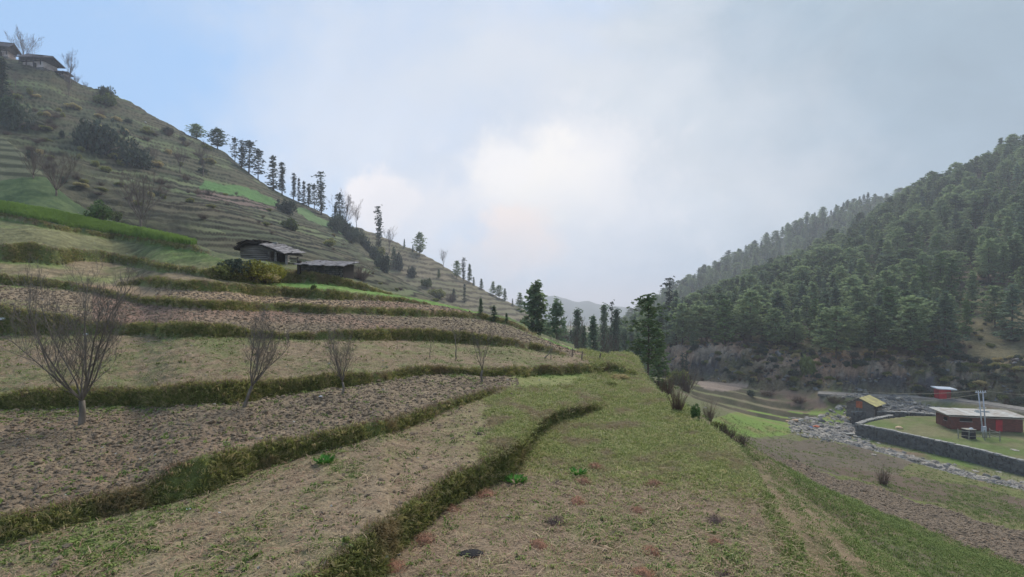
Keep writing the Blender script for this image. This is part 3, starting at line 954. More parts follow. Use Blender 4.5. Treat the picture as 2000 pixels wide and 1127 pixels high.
M_BARK = plain_mat('bark', (.115, .085, .065), colour2=(.055, .042, .034), scale=6, stretch=(1, 1, .3))
M_APPLE = plain_mat('apple_bark', (.22, .185, .15), colour2=(.10, .085, .068), scale=8, stretch=(1, 1, .3))
M_TWIG = plain_mat('twig_bark', (.20, .155, .125), colour2=(.11, .085, .07), scale=5)
M_PINE = leaf_mat('pine_needles', (.065, .105, .05), (.25, .32, .15), rnd=.9, trans=.45)
M_PINE2 = leaf_mat('deodar_needles', (.055, .09, .06), (.19, .26, .155), rnd=.6, trans=.45)
M_PINEY = leaf_mat('young_pine_needles', (.05, .09, .03), (.14, .21, .065), rnd=.4)
M_PINEG = leaf_mat('green_pine_needles', (.035, .06, .025), (.11, .16, .06), rnd=.3, trans=.25)
M_DARK = leaf_mat('dark_evergreen_leaves', (.03, .045, .034), (.09, .115, .075), rnd=.5, trans=.25)
M_BUSH = leaf_mat('bush_leaves', (.06, .085, .022), (.16, .19, .06), rnd=.6)
M_YBUSH = leaf_mat('yellow_bush_leaves', (.13, .13, .025), (.36, .33, .05), rnd=.4)
M_BBUSH = leaf_mat('brown_shrub_twigs', (.075, .05, .038), (.19, .125, .09), rnd=.5)
M_GRASS = leaf_mat('bank_grass', (.095, .12, .032), (.31, .31, .10), tip=(.44, .36, .18), trans=.45)
patchy(M_GRASS, (.26, .20, .105), .55, .56, .68)
M_TURF = leaf_mat('short_turf', (.16, .195, .06), (.36, .39, .135), tip=(.48, .43, .22), trans=.35)
patchy(M_TURF, (.33, .27, .16), .8, .50, .66)
M_STRAW = leaf_mat('dry_straw', (.18, .125, .08), (.36, .27, .17), tip=(.26, .15, .10), trans=0)
M_WHEAT = leaf_mat('green_wheat', (.10, .17, .035), (.21, .31, .07), rnd=.3, trans=.3)
M_WEED = leaf_mat('field_weeds', (.07, .11, .025), (.19, .24, .065), rnd=.5, trans=.2)
M_CLOD = plain_mat('earth_clods', (.25, .19, .13), colour2=(.13, .095, .065), scale=9, bump=.6)
M_STONE = plain_mat('river_stone', (.38, .34, .285), colour2=(.13, .115, .095), scale=1.6, bump=.4)
M_STONED = plain_mat('grey_stone', (.20, .19, .175), colour2=(.08, .078, .075), scale=1.4, bump=.5)

# ------------------------------------------------------------------ shape helpers


def tube_rings(V, Fc, pts, rad, sides=5, cap=True):
    """tapered tube through pts appended to V, Fc"""
    base = len(V)
    n = len(pts)
    P = [Vector(p) for p in pts]
    for i in range(n):
        d = (P[min(i + 1, n - 1)] - P[max(i - 1, 0)])
        if d.length < 1e-9: d = Vector((0, 0, 1))
        d.normalize()
        a = Vector((1, 0, 0)) if abs(d.x) < .8 else Vector((0, 1, 0))
        u = d.cross(a).normalized(); w = d.cross(u)
        for s in range(sides):
            t = 2 * math.pi * s / sides
            V.append(P[i] + (u * math.cos(t) + w * math.sin(t)) * rad[i])
    for i in range(n - 1):
        for s in range(sides):
            a = base + i * sides + s; b = base + i * sides + (s + 1) % sides
            Fc.append((a, b, b + sides, a + sides))
    if cap:
        Fc.append(tuple(base + s for s in range(sides))[::-1])
        Fc.append(tuple(base + (n - 1) * sides + s for s in range(sides)))


def box(V, Fc, c, s, rot=None, taper=1.0):
    b = len(V)
    for dz in (-.5, .5):
        k = taper if dz > 0 else 1
        for dx, dy in ((-.5, -.5), (.5, -.5), (.5, .5), (-.5, .5)):
            p = Vector((dx * s[0] * k, dy * s[1] * k, dz * s[2]))
            if rot is not None: p = rot @ p
            V.append(Vector(c) + p)
    Fc += [tuple(b + i for i in f) for f in ((0, 3, 2, 1), (4, 5, 6, 7), (0, 1, 5, 4), (1, 2, 6, 5), (2, 3, 7, 6), (3, 0, 4, 7))]


def leaves_at(rs, pts, per, size, spread, flat=.5, asp=.45):
    """small leaf or needle faces round each point -> (verts Nx4, faces)"""
    pts = np.asarray(pts, float)
    n = len(pts) * per
    c = np.repeat(pts, per, 0) + rs.normal(0, 1, (n, 3)) * np.asarray(spread)
    a = rs.normal(0, 1, (n, 3)); a[:, 2] *= flat
    a /= np.linalg.norm(a, axis=1)[:, None] + 1e-9
    b = rs.normal(0, 1, (n, 3)); b = np.cross(a, b); b /= np.linalg.norm(b, axis=1)[:, None] + 1e-9
    sz = (size * rs.uniform(.6, 1.35, n))[:, None]
    a = a * sz; b = b * sz * asp
    v = np.stack([c - a, c + b * .9, c + a, c - b], 1).reshape(-1, 3)
    f = np.arange(n * 4).reshape(n, 4)
    return v, f


def np_mesh(name, V, Fq, material):
    me = bpy.data.meshes.new(name)
    V = np.asarray(V, np.float32); Fq = np.asarray(Fq, np.int32)
    k = Fq.shape[1]
    me.vertices.add(len(V)); me.vertices.foreach_set('co', V.ravel())
    me.loops.add(Fq.size); me.loops.foreach_set('vertex_index', Fq.ravel())
    me.polygons.add(len(Fq)); me.polygons.foreach_set('loop_start', np.arange(0, Fq.size, k, dtype=np.int32))
    me.polygons.foreach_set('loop_total', np.full(len(Fq), k, np.int32))
    me.update(calc_edges=True)
    me.materials.append(material)
    return me


def py_mesh(name, V, Fc, material, smooth_=False):
    me = bpy.data.meshes.new(name)
    me.from_pydata([tuple(v) for v in V], [], Fc)
    me.materials.append(material)
    if smooth_:
        me.polygons.foreach_set('use_smooth', [True] * len(me.polygons))
    me.update()
    return me

# ------------------------------------------------------------------ conifers: trunk mesh and crown mesh, 1 m tall units scaled later


def conifer_mesh(seed, mt, H=12.0, R=2.6, start=.12, prof='cone', whorls=17, nb=6, per=5, size=.30, gap=.12, droop=.18, lean=0.0, asp=.42, steps=5):
    rs = np.random.RandomState(seed)
    V = []; Fc = []
    bend = rs.uniform(-1, 1, 2) * .02 * H

    def axis(t):
        return np.array([bend[0] * math.sin(t * 2.4) + lean * t * H, bend[1] * math.sin(t * 2.1), H * t])
    n = 9
    tube_rings(V, Fc, [axis(i / (n - 1)) for i in range(n)], [H * .014 * (1 - .93 * i / (n - 1)) + .012 for i in range(n)], 6)
    pts = []
    w8 = []
    for k in range(whorls):
        t = start + (1 - start) * ((k + rs.uniform(-.3, .3)) / whorls)
        q = (t - start) / (1 - start)
        if q < 0 or q > .985: continue
        if prof == 'cone': r = R * (1 - q) ** .85 * min(1, .55 + q * 3)
        elif prof == 'round': r = R * max(.15, math.sin(math.pi * min(1, .18 + q * .80)) ** .7)
        elif prof == 'column': r = R * (.55 + .45 * math.sin(q * 9 + seed)) * (1 - q ** 4) + .2
        elif prof == 'tuft': r = R * (.95 if q > .86 else .35 + .25 * abs(math.sin(q * 17 + seed))) * (1 if q < .95 else .7)
        else: r = R * (1 - q) + .1
        m = nb if prof != 'tuft' else nb - 1
        a0 = rs.uniform(0, 6.3)
        for j in range(m):
            if rs.rand() < gap: continue
            an = a0 + 2 * math.pi * j / m + rs.uniform(-.4, .4)
            L = r * rs.uniform(.6, 1.15)
            p0 = axis(t)
            up_ = rs.uniform(-.05, .25) * (1 if prof in ('round',) else .4)
            br = []
            for s_ in range(steps):
                f = (s_ + .6) / steps
                z = L * (up_ * f - droop * f * f)
                pt = p0 + np.array([math.cos(an) * L * f, math.sin(an) * L * f, z]) + rs.normal(0, 1, 3) * (.02 * H * (f > .3))
                br.append(pt)
                if f > .2: pts.append(pt); w8.append(1)
            tube_rings(V, Fc, [p0, br[len(br) // 2], br[-1]], [H * .0035 * (1 - q) + .012, H * .002 * (1 - q) + .008, .005], 3, False)
    for i in range(4):
        pts.append(axis(.96 + .012 * i))
    lv, lf = leaves_at(rs, pts, per, size * H / 12, (size * .55 * H / 12, size * .55 * H / 12, size * .30 * H / 12), flat=.35, asp=asp)
    trunk = py_mesh('conifer_trunk', V, Fc, M_BARK)
    crown = np_mesh('conifer_crown', lv, lf, mt)
    return trunk, crown, H


CON = {
 'pine_a': conifer_mesh(1, M_PINE, R=3.1, start=.16, whorls=15, nb=7, per=6, size=.34),
 'pine_b': conifer_mesh(2, M_PINE, R=3.5, start=.22, prof='round', whorls=13, nb=7, per=7, size=.36, droop=.05),
 'pine_c': conifer_mesh(3, M_PINE, R=2.7, start=.10, whorls=17, nb=6, per=6, size=.32, gap=.2),
 'pine_d': conifer_mesh(4, M_PINE2, R=3.0, start=.08, whorls=14, nb=6, per=8, size=.30, droop=.28, gap=.15),
 'pine_e': conifer_mesh(5, M_PINE2, R=2.2, start=.12, whorls=18, nb=6, per=6, size=.30, droop=.3),
 'round_pine': conifer_mesh(21, M_PINE, R=3.9, start=.25, prof='round', whorls=12, nb=8, per=8, size=.38, droop=.0, gap=.1),
 'young': conifer_mesh(6, M_PINEY, R=3.2, start=.05, whorls=13, nb=7, per=6, size=.34),
 'ragged': conifer_mesh(27, M_DARK, R=1.9, start=.10, whorls=17, nb=6, per=6, size=.27, gap=.42, droop=.15),
 'ragged_b': conifer_mesh(28, M_DARK, R=2.3, start=.16, prof='round', whorls=15, nb=6, per=6, size=.27, gap=.45, droop=.05),
 'column': conifer_mesh(7, M_DARK, R=1.15, start=.12, prof='column', whorls=24, nb=6, per=4, size=.27, gap=.33),
 'column_b': conifer_mesh(17, M_DARK, R=1.5, start=.06, prof='column', whorls=22, nb=6, per=5, size=.28, gap=.36),
 'tuft': conifer_mesh(8, M_DARK, R=1.7, start=.1, prof='tuft', whorls=24, nb=6, per=5, size=.25, gap=.32, droop=.05),
 'spruce': conifer_mesh(9, M_PINE2, R=2.0, start=.12, whorls=24, nb=8, per=5, size=.22, droop=.22, steps=6, asp=.35),
 'spruce_open': conifer_mesh(10, M_PINE2, R=3.6, start=.10, whorls=15, nb=8, per=7, size=.22, droop=.12, gap=.08, steps=8, asp=.3),
 'big_pine': conifer_mesh(12, M_PINE, R=3.9, start=.10, whorls=28, nb=9, per=5, size=.24, droop=.04, steps=7, gap=.30),
 'loose': conifer_mesh(13, M_PINEG, R=3.0, start=.34, prof='round', whorls=19, nb=7, per=8, size=.22, droop=-.04, steps=6, gap=.48),
}


def conifer(kind, loc, height, label, group=None, name='pine_tree', wide=1.0, rz=None, parts=True, cat='tree'):
    trunk, crown, H = CON[kind]
    s = height / H
    r = empty(name, loc, random.uniform(0, 6.28) if rz is None else rz)
    r.scale = (s * wide, s * wide, s)
    tag(r, label, cat, group)
    for nm, me in (('trunk', trunk), ('crown', crown)):
        o = bpy.data.objects.new(nm, me); COL.objects.link(o); o.parent = r
    return r


def spot(px, Y):
    x = (px - PX0) / F * Y
    return Vector((x, Y, float(zat(x, Y)) - .05))

# ------------------------------------------------------------------ geometry-node scatter for what nobody could count


def scatter(name, protos, pts, rots, scl, label_mat=None):
    me = bpy.data.meshes.new(name)
    n = len(pts)
    me.vertices.add(n); me.vertices.foreach_set('co', np.asarray(pts, np.float32).ravel())
    a = me.attributes.new('rot', 'FLOAT_VECTOR', 'POINT'); a.data.foreach_set('vector', np.asarray(rots, np.float32).ravel())
    a = me.attributes.new('scl', 'FLOAT_VECTOR', 'POINT')
    sc = np.asarray(scl, np.float32)
    if sc.ndim == 1: sc = np.repeat(sc[:, None], 3, 1)
    a.data.foreach_set('vector', sc.ravel())
    a = me.attributes.new('pick', 'INT', 'POINT'); a.data.foreach_set('value', RS.randint(0, len(protos), n).astype(np.int32))
    me.update()
    o = bpy.data.objects.new(name, me); COL.objects.link(o)
    o['kind'] = 'stuff'
    ng = bpy.data.node_groups.new(name + '_scatter', 'GeometryNodeTree')
    ng.interface.new_socket('Geometry', in_out='INPUT', socket_type='NodeSocketGeometry')
    ng.interface.new_socket('Geometry', in_out='OUTPUT', socket_type='NodeSocketGeometry')
    gi = ng.nodes.new('NodeGroupInput'); go = ng.nodes.new('NodeGroupOutput')
    iop = ng.nodes.new('GeometryNodeInstanceOnPoints')
    jn = ng.nodes.new('GeometryNodeJoinGeometry')
    for p in reversed(protos):
        oi = ng.nodes.new('GeometryNodeObjectInfo'); oi.inputs['Object'].default_value = p
        oi.inputs['As Instance'].default_value = True
        ng.links.new(oi.outputs['Geometry'], jn.inputs[0])

    def attr(nm, typ):
        q = ng.nodes.new('GeometryNodeInputNamedAttribute'); q.data_type = typ
        q.inputs['Name'].default_value = nm
        return q.outputs['Attribute']
    ng.links.new(gi.outputs[0], iop.inputs['Points'])
    ng.links.new(jn.outputs[0], iop.inputs['Instance'])
    iop.inputs['Pick Instance'].default_value = True
    ng.links.new(attr('pick', 'INT'), iop.inputs['Instance Index'])
    e2r = ng.nodes.new('FunctionNodeEulerToRotation')
    ng.links.new(attr('rot', 'FLOAT_VECTOR'), e2r.inputs[0])
    ng.links.new(e2r.outputs[0], iop.inputs['Rotation'])
    ng.links.new(attr('scl', 'FLOAT_VECTOR'), iop.inputs['Scale'])
    ng.links.new(iop.outputs[0], go.inputs[0])
    md = o.modifiers.new('scatter', 'NODES'); md.node_group = ng
    return o


def proto(me):
    return bpy.data.objects.new(me.name, me)        # a source shape; never linked to the scene itself


def tuft_mesh(seed, mt, n=14, h=.24, w=.012, spread=.09, lean=.6, flat=False):
    rs = np.random.RandomState(seed)
    V = []; Fc = []
    for i in range(n):
        a = rs.uniform(0, 6.28); r = spread * math.sqrt(rs.rand())
        b = Vector((r * math.cos(a), r * math.sin(a), -.02))
        hh = h * rs.uniform(.5, 1.15)
        a2 = a + rs.uniform(-.9, .9)
        d = Vector((math.cos(a2), math.sin(a2), 0)); sd_ = Vector((-d.y, d.x, 0)) * w * rs.uniform(.7, 1.3)
        L = lean * rs.uniform(.3, 1.2) * hh
        if flat:
            z1 = .012 + rs.uniform(0, .03); p0 = b + Vector((0, 0, .03)); p1 = b + d * hh * .5 + Vector((rs.uniform(-.02, .02), 0, z1)); p2 = b + d * hh + Vector((0, 0, rs.uniform(.0, .03)))
        else:
            p0 = b; p1 = b + d * L * .35 + Vector((0, 0, hh * .62)); p2 = b + d * L + Vector((0, 0, hh * (1 - .35 * lean)))
        q = len(V)
        V += [p0 - sd_, p0 + sd_, p1 + sd_ * .8, p1 - sd_ * .8, p2]
        Fc += [(q, q + 1, q + 2, q + 3), (q + 3, q + 2, q + 4)]
    return py_mesh('tuft', V, Fc, mt)


def clod_mesh(seed, mt, sub=1, jag=.25, name='clod'):
    rs = np.random.RandomState(seed)
    bm = bmesh.new(); bmesh.ops.create_icosphere(bm, subdivisions=sub, radius=1)
    for v in bm.verts:
        v.co *= 1 + rs.uniform(-jag, jag); v.co.z *= .62; v.co.x *= 1.15
    me = bpy.data.meshes.new(name); bm.to_mesh(me); bm.free(); me.materials.append(mt)
    return me


CA = np.diff(YS)[:, None] * (US[1] - US[0]) * YS[:-1, None] * np.ones((1, nc - 1))


def sample_cells(wgt, n, rs):
    p = (wgt[:-1, :-1] * CA).ravel()
    p = p / p.sum()
    k = rs.choice(len(p), n, p=p)
    j, i = np.divmod(k, nc - 1)
    fy, fu = rs.rand(n), rs.rand(n)
    y = YS[j] + (YS[j + 1] - YS[j]) * fy
    u = US[i] + (US[i + 1] - US[i]) * fu
    x = u * y
    return np.stack([x, y, zat(x, y)], 1)


def rnd_rot(rs, n, tilt=.25, tx=0.0):
    r = np.zeros((n, 3)); r[:, 0] = rs.normal(tx, tilt, n); r[:, 1] = rs.normal(0, tilt, n); r[:, 2] = rs.uniform(0, 6.28, n)
    return r


vis = (np.abs(UU) < 1.12)
fall = lambda d: np.clip(d / YY, 0, 1) ** 1.5
rs = np.random.RandomState(5)
bare = sstep(fbm(XX / .9, YY / .9, 251, 3) + .5 * fbm(XX / 4, YY / 4, 253, 2), .10, .4)
P_BANK = [proto(tuft_mesh(20 + i, M_GRASS, 22, .10, .006, .10, 1.3)) for i in range(5)]
wb = (RIS > .85) * (1 - .85 * bare) * isA * vis * fall(14) * (YY > 3.5)
p = sample_cells(wb, 46000, rs); p[:, 2] -= .06
scatter('bank_grass', P_BANK, p, rnd_rot(rs, len(p), .55), rs.uniform(.4, 1.25, len(p)) * np.interp(p[:, 1], [8, 40], [.9, 1.35]))
P_TURF = [proto(tuft_mesh(40 + i, M_TURF, 24, .046, .005, .13, 1.4)) for i in range(5)]
wt = (((SEG == 0) | ((SEG == 2) & (PX > 950 + 60 * nA)) | mess) & isA & ~over_mask) * vis * fall(11) * (YY > 4) * (1 - .94 * lower * (SEG == 0)) * (.45 + sstep(nA + .6 * nB, -.5, .3))
p = sample_cells(wt, 52000, rs)
scatter('meadow_grass', P_TURF, p, rnd_rot(rs, len(p), .2), rs.uniform(.5, 1.5, len(p)) * np.interp(p[:, 1], [8, 30], [1, 2.0]))
P_STR = [proto(tuft_mesh(60 + i, M_STRAW, 12, .08, .0028, .10, 1, True)) for i in range(5)]
wst_ = ((((SEG == 0) & (lower > .3)) | (SEG == 2) | (SEG == 6)) & isA) * vis * fall(9) * (YY > 4) * (RIS < .1)
p = sample_cells(wst_, 26000, rs)
scatter('dry_stubble', P_STR, p, rnd_rot(rs, len(p), .15), rs.uniform(.5, 1.5, len(p)) * np.interp(p[:, 1], [8, 30], [1, 1.8]))
P_WEED = [proto(tuft_mesh(80 + i, M_WEED, 10, .05, .010, .06, 1.6)) for i in range(4)]
ww = (((SEG == 2) | (SEG == 6) | ((SEG == 0) & (lower > .3)) | (SEG == 4)) & isA) * vis * fall(10) * (YY > 4) * (RIS < .1) * (sstep(nA + .6 * nB, .2, .7) * (1 - .8 * (SEG == 6)) + .08 + .9 * ft)
p = sample_cells(ww, 10000, rs)
scatter('low_weeds', P_WEED, p, rnd_rot(rs, len(p), .2), rs.uniform(.5, 1.5, len(p)) * np.interp(p[:, 1], [8, 30], [1, 1.6]))
P_CLOD = [proto(clod_mesh(100 + i, M_CLOD)) for i in range(6)]
wc = (plough * (RIS < .1) + .12 * ((SEG == 2) & isA)) * vis * fall(11)
p = sample_cells(wc, 26000, rs)
k = np.minimum(rs.lognormal(-3.75, .42, len(p)), .07) * np.interp(p[:, 1], [8, 30], [1, 1.7])
scatter('earth_clods', P_CLOD, p, rnd_rot(rs, len(p), .4), k)
P_WH = [proto(tuft_mesh(120 + i, M_WHEAT, 18, .38, .016, .16, .35)) for i in range(4)]
wheat = isA & (SEG >= 16) & (PX < 385) & in_poly(PX, PY, [(-400,402),(0,399),(90,413),(180,432),(290,456),(376,473),(378,480),(284,467),(151,445),(0,417),(-400,412)])
p = sample_cells(wheat * 1.0, 15000, rs)
scatter('young_wheat', P_WH, p, rnd_rot(rs, len(p), .08), rs.uniform(.8, 1.2, len(p)))
# grass on the slope right of the meadow and on the valley fields
p = sample_cells(((SID == 3) & (YY < 70) & ~lawn & z5 | (over_mask & isA)) * vis * fall(22) * (YY > 6) * (sstep(-nA - nB * .5 - .8 * nC, -.3, .4) + .12) * (TRD > .4), 15000, rs)
scatter('slope_grass', [proto(tuft_mesh(140 + i, M_WEED, 18, .07, .008, .15, 1.3)) for i in range(4)], p, rnd_rot(rs, len(p), .3), rs.uniform(.5, 1.4, len(p)) * np.interp(p[:, 1], [10, 50], [1, 2.0]))

# long curled pale stalks lying about and a straw fringe on the lips of the banks
p = sample_cells(wst_ * 1.0, 2600, rs)
scatter('loose_stalks', [proto(tuft_mesh(160 + i, M_STRAW, 4, .26, .006, .12, 1, True)) for i in range(4)], p, rnd_rot(rs, len(p), .12), rs.uniform(.5, 1.3, len(p)))
lipw = np.zeros_like(RIS)
lipw[1:-1] = ((RIS[1:-1] > .4) & (RIS[2:] < RIS[1:-1])) * 1.0
p = sample_cells(lipw * isA * vis * fall(14) * (YY > 4), 9000, rs)
scatter('dry_bank_fringe', [proto(tuft_mesh(170 + i, M_STRAW, 14, .09, .005, .09, 1.2)) for i in range(4)], p, rnd_rot(rs, len(p), .5), rs.uniform(.4, 1.1, len(p)) * np.interp(p[:, 1], [8, 40], [.9, 1.4]))
# clods and coarse grass on the lower valley fields
vp = (SID == 3) & (YY < 75) & ~lawn & (dS > 3)
p = sample_cells((vp & z4) * vis * fall(30), 9000, rs)
scatter('lower_field_clods', P_CLOD, p, rnd_rot(rs, len(p), .4), np.minimum(rs.lognormal(-2.7, .4, len(p)), .16))
p = sample_cells((vp & ~z4) * vis * fall(36) * (sstep(nA + nC, -.3, .5) + .12), 12000, rs)
scatter('lower_field_grass', [proto(tuft_mesh(180 + i, M_WEED, 12, .13, .014, .2, 1.3)) for i in range(4)], p, rnd_rot(rs, len(p), .3), rs.uniform(.5, 1.4, len(p)))

# ------------------------------------------------------------------ bare trees


def bare_tree(name, seed, H, spread, split=.16, limbs=6, sub=(6, 6, 4), mtl=None, r0=None, up_=.5, lean=(0, 0), twig=1.0):
    """trunk that forks low into rising limbs with fine twigs -> (trunk mesh, branch mesh)"""
    rs = random.Random(seed)
    mtl = mtl or M_APPLE
    r0 = r0 or H * .017
    TV = []; TF = []; BV = []; BF = []
    top = Vector((lean[0] * split, lean[1] * split, H * split))
    tube_rings(TV, TF, [(0, 0, -.15), (0, 0, .02), top * .5 + Vector((.02 * H * rs.uniform(-1, 1), 0, 0)), top], [r0 * 1.5, r0 * 1.2, r0, r0 * .95], 8)

    def grow(p, d, L, r, lev, V, Fc):
        n = 5 if lev <= 1 else (4 if lev == 2 else 3)
        pts = [p.copy()]; q = p.copy(); dd = d.copy()
        for i in range(n):
            dd = (dd + Vector((rs.uniform(-1, 1), rs.uniform(-1, 1), rs.uniform(-.6, 1) + up_ * (.9 if lev else .6))) * (.22 if lev < 3 else .26)).normalized()
            q = q + dd * (L / n)
            pts.append(q.copy())
        rad = [max(r * (1 - .72 * i / n), .0022 * H / 4 * twig) for i in range(n + 1)]
        tube_rings(V, Fc, pts, rad, 6 if lev == 0 else 4 if lev == 1 else 3, False)
        if lev < len(sub):
            for k in range(sub[lev]):
                t = (k + 1.2 + rs.uniform(-.4, .4)) / (sub[lev] + .6)
                f = min(t, .98) * n; i = int(f)
                b = pts[i].lerp(pts[min(i + 1, n)], f - i)
                a = Vector((rs.uniform(-1, 1), rs.uniform(-1, 1), rs.uniform(-.5, .9))).normalized()
                nd = (dd * .8 + a * .75 + Vector((0, 0, .25 * up_))).normalized()
                grow(b, nd, L * rs.uniform(.36, .62) * (1.05 - .45 * t), r * .45 * (1 - .4 * t), lev + 1, V, Fc)
    for k in range(limbs):
        a = 2 * math.pi * (k + rs.uniform(-.3, .3)) / limbs
        out = rs.uniform(.35, 1.0) * spread
        d = Vector((math.cos(a) * out + lean[0] / H, math.sin(a) * out + lean[1] / H, rs.uniform(.8, 1.15))).normalized()
        L = H * (1 - split) * rs.uniform(.72, 1.02) * (.95 if out > .8 * spread else 1)
        grow(top, d, L * .86, r0 * rs.uniform(.24, .44), 0, BV, BF)
    return py_mesh(name + '_trunk', TV, TF, mtl, True), py_mesh(name + '_limbs', BV, BF, mtl)


def put_bare(meshes, loc, label, group=None, scale=1.0, name='bare_tree', rz=0.0, cat='tree', H=None):
    r = empty(name, loc, rz); r.scale = (scale,) * 3
    tag(r, label, cat, group)
    for nm, me in zip(('trunk', 'branches'), meshes):
        o = bpy.data.objects.new(nm, me); COL.objects.link(o); o.parent = r
    return r


def base_at(px, py):
    for d in (0, 2, 4, 7, 10, 14, 19, 25, 32):
        v_ = ray_ground(px, py + d)
        if v_ is not None and not (d == 0 and False):
            return v_
    return None


APPLES = [
 (160, 828, 508, .82, (9, 7, 6), 9, 'largest bare apple tree, full of fine upright twigs, in the ploughed field'),
 (478, 796, 602, .50, (8, 7, 5), 8, 'mid-sized bare apple tree with a leaning grey trunk, next right of the largest'),
 (669, 769, 632, .60, (8, 6, 5), 8, 'bare apple tree with straight trunk and low side limbs, third from the left'),
 (942, 747, 628, .45, (5, 5, 4), 5, 'slender bare apple tree at the narrow far end of the ploughed field'),
 (840, 701, 655, .40, (4, 4, 3), 4, 'small bare tree with a stout short trunk in the pale upper field'),
 (891, 703, 632, .40, (4, 5, 3), 4, 'small spindly bare tree standing right of the stout one in the pale upper field'),
 (1064, 699, 626, .75, (5, 5, 3), 4, 'crooked bare tree leaning right at the brow beside the open spruce'),
 (1076, 703, 655, .4, (4, 4, 2), 3, 'thin bare sapling just right of the crooked leaning tree'),
 (776, 681, 655, .4, (4, 3, 2), 3, 'tiny bare sapling in the pale field left of the stout-trunked tree'),
 (862, 679, 664, .6, (4, 3, 2), 3, 'knee-high bare bush on the bank between the two small upper trees'),
]
for i, (px, py, top, spr, sub, limbs, lab) in enumerate(APPLES):
    b = base_at(px, py)
    H = (py - top) / F * b.y * 1.02
    lean = (0, 0)
    if i == 1: lean = (.35 * H, 0)
    if i == 6: lean = (.9 * H, 0)
    mm = bare_tree('apple', 300 + i, H, spr, split=(.14, .20, .17, .2, .3, .3, .12, .3, .3, .15)[i], limbs=limbs, sub=sub, lean=lean, twig=(1.05 if b.y < 16 else 1.35), r0=H * (.016 if i < 6 else .014))
    put_bare(mm, b - Vector((0, 0, .02)), lab, name='bare_apple_tree' if i < 6 else 'bare_tree')

# wide bare trees on the left hillside
FB = {'dome': bare_tree('dome', 401, 10, .95, .14, 8, (7, 6, 5), M_TWIG, twig=1.9),
      'tall': bare_tree('tall', 402, 10, .42, .22, 5, (7, 6, 5), M_TWIG, twig=1.9),
      'vase': bare_tree('vase', 403, 10, .65, .20, 6, (7, 6, 5), M_TWIG, twig=1.9),
      'pale': bare_tree('pale', 404, 10, .85, .12, 8, (6, 6, 4), M_APPLE, twig=2.3)}
LEFT_BARE = [
 ('dome', 47, 92, 57, 'bare domed tree on the skyline behind the long dark house'),
 ('tall', 136, 160, 100, 'tall bare skyline tree with a dark ivy clump, right of the houses'),
 ('vase', 149, 166, 143, 'small bare tree beside the ivy-clad one on the skyline'),
 ('vase', 167, 172, 158, 'low bare bush on the skyline below the small bare tree'),
 ('tall', 135, 186, 140, 'bare tree on the slope just under the lowest house'),
 ('tall', 30, 172, 135, 'thin bare tree on the terraces below the dark wooden house'),
 ('dome', 110, 378, 285, 'wide brown bare tree at the edge of the dark green crop'),
 ('dome', 275, 440, 325, 'big bare tree with wide brown crown above the bright green crop'),
 ('pale', 282, 446, 400, 'small pale-trunked bare tree in front of the wide brown one'),
 ('tall', 397, 342, 285, 'thin dark bare tree above the upper green strip'),
 ('vase', 352, 332, 285, 'pinkish bare thicket tree left of the thin dark tree'),
 ('vase', 300, 320, 275, 'bare tree among dark bushes in the middle of the scrubby slope'),
 ('dome', 65, 345, 285, 'bare brown tree near the left edge above the grey terraces'),
 ('dome', 676, 432, 374, 'round bare crown on the skyline beside the ivy-covered tree'),
 ('tall', 696, 438, 405, 'small bare tree on the spur between the ivy tree and the tall column'),
 ('tall', 760, 492, 443, 'leafless grey tree on the far spur right of the tall dark column'),
 ('tall', 866, 522, 486, 'lone thin leafless tree on the far terraced skyline'),
 ('vase', 1106, 690, 612, 'grey leafless tree in the valley gap right of the open spruce'),
 ('tall', 1190, 690, 640, 'leafless tree among the dark firs in the valley gap'),
 ('vase', 1150, 695, 650, 'low leafless tree at the foot of the dark firs'),
 ('pale', 1936, 762, 735, 'pale bare tree on the rock bank behind the twin poles'),
]
for k, px, py, top, lab in LEFT_BARE:
    b = base_at(px, py + 4)
    if k != 'pale' and 1090 < px < 1200:
        b = spot(px, 75); H = b.y * (HZ - top) / F - b.z
    else:
        if b is None: continue
        H = max((HZ - top) / F * b.y - b.z, 1.5)
    put_bare(FB[k], b - Vector((0, 0, .2)), lab, scale=H / 10 / (.97 if k == 'dome' else 1.0), rz=random.uniform(0, 6))

# ------------------------------------------------------------------ bushes


def bush_mesh(name, seed, mt, n=420, per=5, size=.10, stems=10, lumpy=.35, squash=.8):
    rs = np.random.RandomState(seed)
    V = []; Fc = []
    cl = rs.normal(0, 1, (9, 3)); cl /= np.linalg.norm(cl, axis=1)[:, None]; cl[:, 2] = abs(cl[:, 2]) * .7
    cl *= rs.uniform(.25, .75, (9, 1))
    d = rs.normal(0, 1, (n, 3)); d /= np.linalg.norm(d, axis=1)[:, None]
    c = cl[rs.randint(0, 9, n)]
    r = rs.uniform(.3, 1, (n, 1)) ** .5 * lumpy
    p = c + d * r
    p[:, 2] = (p[:, 2] + .30) * squash
    p = p[p[:, 2] > 0]
    lv, lf = leaves_at(rs, p, per, size, (.05, .05, .05), flat=.9, asp=.55)
    for i in range(stems):
        q = p[rs.randint(0, len(p))]
        tube_rings(V, Fc, [(rs.uniform(-.1, .1), rs.uniform(-.1, .1), -.1), tuple(q * .5 + rs.normal(0, .04, 3)), tuple(q)], [.03, .02, .008], 4, False)
    return py_mesh(name + '_stems', V, Fc, M_TWIG), np_mesh(name + '_leaves', lv, lf, mt)


